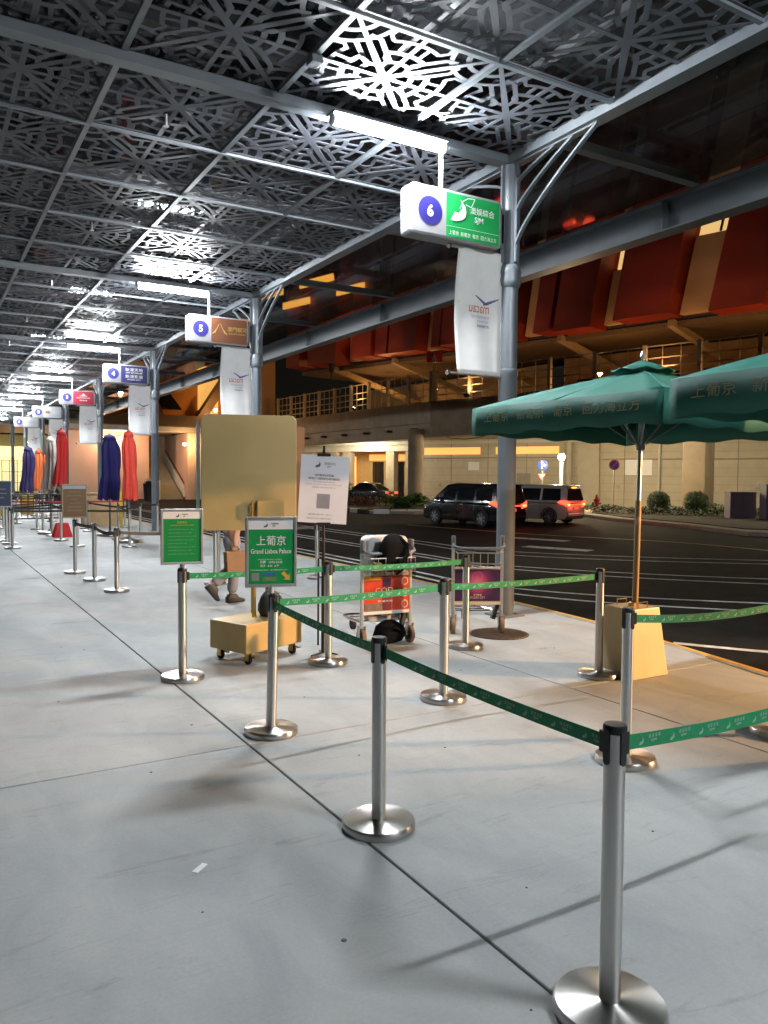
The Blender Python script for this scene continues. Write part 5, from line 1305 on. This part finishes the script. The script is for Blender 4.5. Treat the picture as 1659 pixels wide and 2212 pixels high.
# ================================================================== vehicles
M_tail = mat('tail_lamp', (.5, .01, .01), .3, var=0, emit=5., ecol=(1., .05, .02))
M_tailh = mat('tail_lamp_core', (.9, .3, .1), .3, var=0, emit=9., ecol=(1., .35, .05))
M_cglass = mat('car_glass', (.012, .014, .015), .06, var=0, spec=.8)
M_plate = mat('number_plate', (.6, .6, .58), .4, var=.05)
def make_car(label, loc, rz, paint, L=4.2, W=1.62, H=1.62, style='van', lights=True, cat='car'):
    """x forward, origin on the road below the middle"""
    t = thing('minivan' if style == 'van' else 'sedan', label, cat, loc, R(rz), 'cars on the road')
    l, w = L/2, W/2
    if style == 'van':
        body = [(-l, .32*H), (-l+.03, .52*H), (l*.72, .55*H), (l*.95, .44*H), (l, .34*H), (l, .16*H), (l*.9, .12*H), (-l*.95, .12*H), (-l, .2*H)]
        roof = [(-l+.02, .53*H), (-l+.12, .94*H), (-l+.3, .99*H), (.15*l, 1.0*H), (.38*l, .96*H), (l*.80, .55*H)]
    else:
        body = [(-l, .36*H), (-l+.05, .58*H), (-l*.55, .63*H), (l*.45, .62*H), (l*.92, .50*H), (l, .38*H), (l, .18*H), (l*.9, .13*H), (-l*.95, .13*H), (-l, .2*H)]
        roof = [(-l*.72, .62*H), (-l*.36, .96*H), (-l*.1, 1.0*H), (.12*l, .98*H), (l*.50, .62*H)]
    def hull(poly, tumble, z0, z1, grow=0.):
        n = len(poly); v = []
        for s in (-1, 1):
            for a, b in poly:
                k = w*(1 - tumble*max(0, (b-z0)/(z1-z0))) + grow
                v.append((a, s*k, b))
        f = [tuple(range(n)), tuple(range(2*n-1, n-1, -1))] + [(i, n+i, n+(i+1) % n, (i+1) % n) for i in range(n)]
        return MB().add(v, f)
    hull(body, .06, .12*H, .6*H).build('body', paint, t, bevel=.06, seg=3, smooth=True)
    hull(roof, .24, .53*H, H).build('cabin', paint, t, bevel=.05, seg=3, smooth=True)
    # side glass follows the tumblehome
    def kk(z): return w*(1-.24*max(0, (z-.53*H)/(H-.53*H)))+.006
    wins = [(-l*.86, -l*.45), (-l*.40, .05*l), (.10*l, .42*l)] if style == 'van' else [(-l*.40, -.02*l), (.04*l, .30*l)]
    zt, zb = (.90*H, .60*H) if style == 'van' else (.91*H, .66*H)
    for i, (x0, x1) in enumerate(wins):
        xt0 = x0 + (.06 if i == 0 else 0); xt1 = x1 - (0 if i < len(wins)-1 else .26*l*.5)
        for s in (-1, 1):
            v = [(x0, s*kk(zb), zb), (x1 + (.12*l if i == len(wins)-1 else 0), s*kk(zb), zb), (xt1, s*kk(zt), zt), (xt0, s*kk(zt), zt)]
            v += [(a, b-s*.02, c) for a, b, c in v]
            MB().add(v, [(0, 1, 2, 3), (7, 6, 5, 4), (0, 4, 5, 1), (1, 5, 6, 2), (2, 6, 7, 3), (3, 7, 4, 0)]).build('side_window', M_cglass, t)
    # rear and front glass
    if style == 'van': rg = [(-l+.035, .60*H), (-l+.118, .90*H)]; fg = [(l*.765, .60*H), (l*.43, .93*H)]
    else: rg = [(-l*.68, .66*H), (-l*.40, .92*H)]; fg = [(l*.47, .66*H), (l*.16, .95*H)]
    for nm, gg, sg in (('rear_window', rg, -1), ('windscreen', fg, 1)):
        (xa, za), (xb, zb_) = gg; ya, yb = kk(za)-.10, kk(zb_)-.10; d = .012*sg
        v = [(xa+d, -ya, za), (xa+d, ya, za), (xb+d, yb, zb_+.004), (xb+d, -yb, zb_+.004)]; v += [(a-.03*sg, b, c-.01) for a, b, c in v]
        MB().add(v, [(0, 1, 2, 3), (7, 6, 5, 4), (0, 4, 5, 1), (1, 5, 6, 2), (2, 6, 7, 3), (3, 7, 4, 0)]).build(nm, M_cglass, t)
    wr = .19*H if style == 'van' else .22*H
    for x in (-l*.62, l*.64):
        for s in (-1, 1):
            m = MB(); m.cyl((x, s*(w-.19), wr), (x, s*(w+.008), wr), wr, n=26); wh = m.build('wheel', M_rubber, t, smooth=True, bevel=.02)
            m = MB(); m.cyl((x, s*(w+.0085), wr), (x, s*(w+.014), wr), wr*.68, n=22); m.build('rim', mat('dark_rim', (.05, .05, .05), .4), wh)
            for k in range(7):
                a_ = 2*math.pi*k/7; MB().bar((x, s*(w+.017), wr), (x+wr*.66*math.cos(a_), s*(w+.017), wr+wr*.66*math.sin(a_)), .045, .02).build('spoke', M_alu, wh)
            # arch
            m = MB(); P = [(x+wr*1.16*math.cos(R(a)), s*(w+.004), wr+wr*1.16*math.sin(R(a))) for a in range(-10, 191, 20)]; m.tube(P, .025, 6); m.build('wheel_arch', M_rubber, t)
    for s in (-1, 1):
        if style == 'van':
            m = MB(); v = [(-l-.012, s*(w-.04), .47*H), (-l-.012, s*(w-.30), .43*H), (-l-.012, s*(w-.30), .52*H), (-l-.012, s*(w-.04), .60*H)]
            v += [(-l+.05, s*(w-.0), .47*H), (-l+.05, s*(w-.30), .43*H), (-l+.05, s*(w-.30), .52*H), (-l+.05, s*(w-.02), .60*H)]
            m.add(v, [(0, 1, 2, 3), (7, 6, 5, 4), (0, 4, 5, 1), (1, 5, 6, 2), (2, 6, 7, 3), (3, 7, 4, 0)]); tlm = m.build('tail_light', M_tail if lights else M_sredr, t)
            v = [(-l+.05, s*(w+.006), .48*H), (-l+.42, s*(w+.006), .545*H), (-l+.30, s*(w+.002), .60*H), (-l+.05, s*(w+.002), .60*H)]
            MB().add(v, [(0, 1, 2, 3)]).build('tail_light_side', M_tail if lights else M_sredr, tlm, recalc=False)
            MB().box((-l-.016, s*(w-.17), .50*H), (.008, .16, .035)).build('lamp_core', M_tailh if lights else M_sredr, tlm)
        else: MB().box((-l+.02, s*(w-.22), .52*H), (.06, .40, .12)).build('tail_light', M_tail if lights else M_sredr, t, bevel=.01)
        MB().box((l-.05, s*(w-.25), .42*H), (.10, .34, .12)).build('headlight', M_plate, t, bevel=.02)
        MB().box((l*.52, s*(w+.09), .62*H), (.10, .16, .13)).build('wing_mirror', paint, t, bevel=.03)
        for x in (-.42*l, .07*l, .46*l)[:3 if style == 'van' else 2]: MB().box((x, s*(w+.001)*.992, .36*H), (.008, .012, .40*H)).build('door_gap', M_black, t)
        MB().box((-.1*l, s*(w+.004), .505*H), (.18, .02, .03)).build('door_handle', M_chrome, t)
    MB().box((-l-.008, 0, .40*H), (.012, .42, .12)).build('number_plate', M_plate, t)
    MB().box((-l-.006, 0, .24*H), (.04, W*.86, .12)).build('rear_bumper', paint, t, bevel=.02)
    if style == 'van':
        MB().box((-l+.08, 0, .965*H), (.3, W*.66, .035)).build('spoiler', paint, t, bevel=.01)
        MB().box((-l+.10, 0, .925*H), (.02, .35, .025)).build('high_brake_light', M_tailh if lights else M_sredr, t)
        MB().box((-l-.012, 0, .495*H), (.012, W-.62, .035)).build('light_bar', M_tail if lights else M_chrome, t)
    if lights: lamp('tail_glow', 'POINT', (-l-.35, 0, .5*H), 14, (1., .08, .03), t, .25)
    return t
P_blk = mat('black_car_paint', (.006, .006, .009), .18, 0, var=0, coat=.8)
P_slv = mat('silver_car_paint', (.42, .38, .33), .35, .2, var=0, coat=.6)
P_drk = mat('dark_car_paint', (.02, .02, .022), .25, 0, var=0, coat=.7)
make_car('black minivan with lit tail lights driving left behind the column', (18.95, 25.05, -.12), 96, P_blk, 4.3, 1.62, 1.66)
make_car('silver minivan with red light bar behind the black minivan', (22.55, 25.7, -.12), 108, P_slv, 4.2, 1.60, 1.62)
make_car('dark sedan with lit tail lights beside the fire hydrant', (28.3, 32.4, -.12), 128, P_drk, 4.2, 1.66, 1.32, 'sedan')
make_car('dark car parked beyond the round pillar', (27.9, 49.5, -.12), 118, P_drk, 4.2, 1.66, 1.5, 'sedan', True)
make_car('black car half hidden between the gold board and the poster', (17.2, 38.5, -.12), 85, P_blk, 4.3, 1.66, 1.55, 'van', False)
make_car('black taxi far away behind the folded blue parasol', (14.2, 70.5, -.12), 170, P_drk, 4.3, 1.66, 1.45, 'sedan', False)
make_car('pale yellow car far away behind the scarlet parasol', (11.5, 73.0, -.12), 175, mat('cream_car_paint', (.5, .42, .22), .3, 0, var=0, coat=.5), 4.3, 1.66, 1.5, 'sedan', False)

# ================================================================== buildings at the far end
M_pink = mat('pink_plaster', (.55, .36, .25), .85, var=.08, scale=.8)
M_orp = mat('orange_plaster', (.60, .27, .07), .85, var=.08, scale=.8)
M_brn = mat('brown_concrete', (.20, .14, .09), .85, var=.15, scale=.8)
M_stone = mat('stair_stone', (.30, .25, .17), .8, var=.15, scale=2)
sb = thing('stair_building', 'pink and orange building with an outdoor staircase beyond the canopy', 'building', (0, 0, 0))
def bx(name, x0, x1, y0, y1, z0, z1, m, par, **k): return MB().box(((x0+x1)/2, (y0+y1)/2, (z0+z1)/2), (x1-x0, y1-y0, z1-z0)).build(name, m, par, **k)
bx('wall', 9.5, 15.85, 63.5, 64.0, -.12, 5.15, M_pink, sb)
bx('stair_wall', 15.86, 16.2, 61.4, 68, -.12, 1.4, M_soff, sb)
bx('wall', 18.3, 18.9, 61.2, 68, -.12, 5.1, M_pink, sb)
bx('stair_back_wall', 16.2, 18.3, 68.0, 68.3, -.12, 5.1, M_conc, sb)
bx('end_pier', 18.92, 19.6, 60.9, 62, -.12, 5.1, M_soff, sb)
for i in range(16): bx('step', 16.2, 18.1, 61.8+.36*i, 61.8+.36*(i+1)-.004, -.12, .05+.18*i, M_stone, sb)
st = MB(); st.prism([(61.8, .1), (62.1, .9), (67.6, 3.7), (67.6, 2.9)], YZ, 18.12, 18.28); st.build('stair_parapet', M_soff, sb)
MB().bar((18.2, 61.9, 1.15), (18.2, 67.5, 3.95), .06).build('handrail', M_black, sb)
bx('band', 9.5, 24, 60.8, 64, 5.15, 6.25, M_conc, sb)
bx('fascia', 9.5, 24, 60.4, 60.78, 5.5, 6.4, M_brn, sb)
# raked upper storey: sloping fins with amber faces
bx('upper_wall', 13.0, 24, 62.2, 62.6, 6.42, 11.0, M_orp, sb)
for x0, dx in ((15.6, 1.3), (19.0, -1.6), (21.2, -1.4)):
    m = MB(); m.prism([(x0, 6.4), (x0+.8, 6.4), (x0+.8-dx*1.8, 10.8), (x0-dx*1.8, 10.8)], XZ, 60.9, 62.1); m.build('raking_fin', M_brn, sb)
m = MB(); m.prism([(16.6, 6.9), (17.9, 6.9), (16.9, 8.2), (15.8, 8.2)], XZ, 61.3, 62.0); m.build('dark_recess', M_dwin, sb)
bx('lit_panel', 19.4, 21.0, 61.9, 62.15, 6.7, 10.5, M_amber, sb)
bx('tower', 23.2, 25.0, 59.6, 61.0, 4.0, 11.6, M_crm, sb)
bx('tower_light', 23.4, 23.65, 59.5, 59.58, 6.8, 9.4, M_lit, sb)
bx('round_bin_wall', 15.2, 15.8, 61.8, 62.3, -.12, 1.5, M_conc, sb)
def wall_lamp(loc, p, label, col=WARM, r=.13):
    t = thing('wall_lamp', label, 'lamp', loc, 0, 'wall lamps of the far buildings')
    MB().lathe([(0, -r), (r*.8, -r*.6), (r, 0), (r*.6, r*.8), (0, r)], n=14).build('bulb', M_lampw, t, smooth=True)
    MB().bar((0, .02, r*.9), (0, .3, r*1.8), .04).build('arm', M_black, t)
    lamp('glow', 'POINT', (0, -.45, -.1), p, col, t, .15)
wall_lamp((17.9, 60.7, 4.2), 300, 'bright bulb on the wall above the staircase')
wall_lamp((13.5, 62.9, 4.6), 300, 'wall lamp on the pink wall behind the parasols', (1., .6, .42))
wall_lamp((12.2, 62.9, 4.6), 120, 'second wall lamp on the pink wall', (1., .6, .42))
wall_lamp((20.2, 60.1, 6.9), 160, 'lamp on the ledge below the amber panel', SOD)
# arrivals hall front
fh = thing('arrivals_hall', 'brightly lit hall front with glass doors at the far end', 'building')
M_yint = mat('yellow_interior', (.75, .62, .32), .8, var=.12, scale=.4)
M_teald = mat('lit_teal_glass', (.25, .5, .5), .2, var=.5, scale=.7, emit=.55, ecol=(.45, .85, .85))
bx('back_wall', 4, 22, 92.0, 92.4, -.12, 6.0, M_yint, fh)
bx('beam', 2, 24, 86.2, 87.2, 5.9, 6.8, M_brn, fh)
bx('upper_wall', 2, 17.3, 87.3, 87.8, 6.8, 9.5, mat('lilac_plaster', (.30, .24, .28), .85, var=.1), fh)
bx('orange_bay', 17.4, 19.4, 86.5, 87.8, 6.7, 9.6, M_orp, fh); bx('orange_bay', 19.5, 22, 86.3, 87.8, 6.5, 9.4, mat('salmon_plaster', (.60, .30, .16), .85, var=.1), fh)
for x in (6.2, 9.9, 13.2, 17.3, 20.6): bx('pier', x, x+.7, 86.6, 87.6, -.12, 5.9, M_yint, fh)
for x0, x1 in ((14.2, 17.0), (10.9, 12.6)):
    d_ = bx('glass_door', x0, x1, 88.4, 88.5, -.1, 3.9, M_teald, fh)
    for i in range(4): bx('door_frame', x0+(x1-x0)*i/3-.04, x0+(x1-x0)*i/3+.04, 88.3, 88.39, -.1, 3.95, M_alu, d_)
bx('lit_soffit_panel', 14, 17.2, 87.9, 88.3, 4.0, 4.7, mat('bright_panel', (1, .85, .5), .5, var=0, emit=1.6, ecol=(1., .78, .4)), fh)
for i in range(4): bx('window_frame', 7.2+.7*i, 7.26+.7*i, 87.0, 87.1, 0, 3.2, M_brn, fh)
for i in range(3): bx('window_frame', 7.2, 9.3, 87.11, 87.2, .9+i*1.1, .96+i*1.1, M_brn, fh)
bx('lit_pane', 6.95, 9.8, 87.6, 87.7, .1, 4.6, mat('pale_yellow_light', (.9, .85, .5), .5, var=.2, scale=.5, emit=.7, ecol=(1., .9, .5)), fh)
for x, y, p in ((9.5, 84.5, 500), (14.5, 85.0, 600), (19.0, 84.0, 300)): wall_lamp((x, y, 4.9), p, {9.5: 'far left hall lamp', 14.5: 'hall lamp above the glass doors', 19.0: 'hall lamp beside the orange bay'}[x]+' at the far end', (1., .8, .48), .16)
rs = thing('neon_sign', 'small pink neon sign beside the third column, far away', 'sign', (13.2, 86.0, 4.2)); MB().box((0, 0, .5), (.55, .12, 1.1)).build('neon_face', mat('pink_neon', (1, .2, .3), .4, var=0, emit=4., ecol=(1., .12, .25)), rs); MB().box((0, .1, .5), (.65, .06, 1.2)).build('backing', M_black, rs)
# far end clutter: crates, black barrier, yellow bins, stacked signs
M_yb = mat('yellow_bin', (.55, .38, .03), .5, var=.12); M_wood = mat('pale_wood', (.45, .30, .15), .7, var=.15)
for x, y, lb in ((3.1, 37, 'left yellow litter bin behind the black barrier'), (4.2, 38.5, 'right yellow litter bin behind the black barrier')):
    t = thing('litter_bin', lb, 'bin', (x, y, 0)); MB().lathe([(.25, 0), (.28, .02), (.3, .85), (.27, .88)], n=18).build('tub', M_yb, t, smooth=True); MB().lathe([(.31, .88), (.31, .94), (.2, 1.05), (0, 1.08)], n=18).build('lid', M_black, t, smooth=True)
t = thing('wooden_counter', 'pale wooden counter left of the third column', 'counter', (5.35, 28.3, 0)); MB().box((0, 0, .55), (1.1, .5, 1.1)).build('cabinet', M_wood, t, bevel=.01); MB().box((0, 0, 1.12), (1.2, .6, .04)).build('top', M_wood, t); MB().box((.7, 0, .6), (.14, .3, 1.2)).build('yellow_panel', M_yb, t)
t = thing('crowd_barrier', 'long black crowd barrier across the far queue', 'barrier', (2.9, 29.2, 0), R(4))
for z in (.25, 1.08): MB().cyl((-1.5, 0, z), (1.3, 0, z), .025, n=10).build('rail', M_black, t, smooth=True)
for i in range(15): MB().cyl((-1.45+.195*i, 0, .25), (-1.45+.195*i, 0, 1.08), .011, n=8).build('bar', M_black, t)
for s in (-1.2, 1.0): MB().box((s, 0, .13), (.05, .6, .04)).bar((s, 0, .13), (s, 0, .26), .05).build('foot', M_black, t)
t = thing('black_bin', 'black bin left of the staircase', 'bin', (14.6, 58.5, -.12)); MB().lathe([(.35, 0), (.42, 1.2), (.44, 1.25), (.3, 1.45), (0, 1.5)], n=16).build('tub', M_black, t, smooth=True); MB().cyl((-.3, 0, 1.3), (.3, 0, 1.3), .03, n=8).build('handle', M_black, t)

# warm floodlight on a pole by the road, to the right of the queue
fl = thing('pole_floodlight', 'warm floodlight on a short pole to the right, out of the picture', 'lamp', (11.8, .1, -.12))
MB().cyl((0, 0, 0), (0, 0, 2.75), .05, n=12).build('pole', M_gpaint, fl)
d = Vector((5.2, 5.5, .0)) - Vector((11.8, .1, 2.7)); rot = d.to_track_quat('-Z', 'Y').to_euler()
o = MB().box((0, 0, .08), (.5, .36, .14)).build('housing', M_black, fl, bevel=.01); o.location = (0, 0, 2.9); o.rotation_euler = rot
g = MB().box((0, 0, -.002), (.44, .30, .006)).build('lens', M_lampw, fl); g.location = (0, 0, 2.9); g.rotation_euler = rot
lamp('beam', 'SPOT', Vector((0, 0, 2.9))+d.normalized()*.08, 6800, (1., .58, .28), fl, .10, rot, R(45), .75)
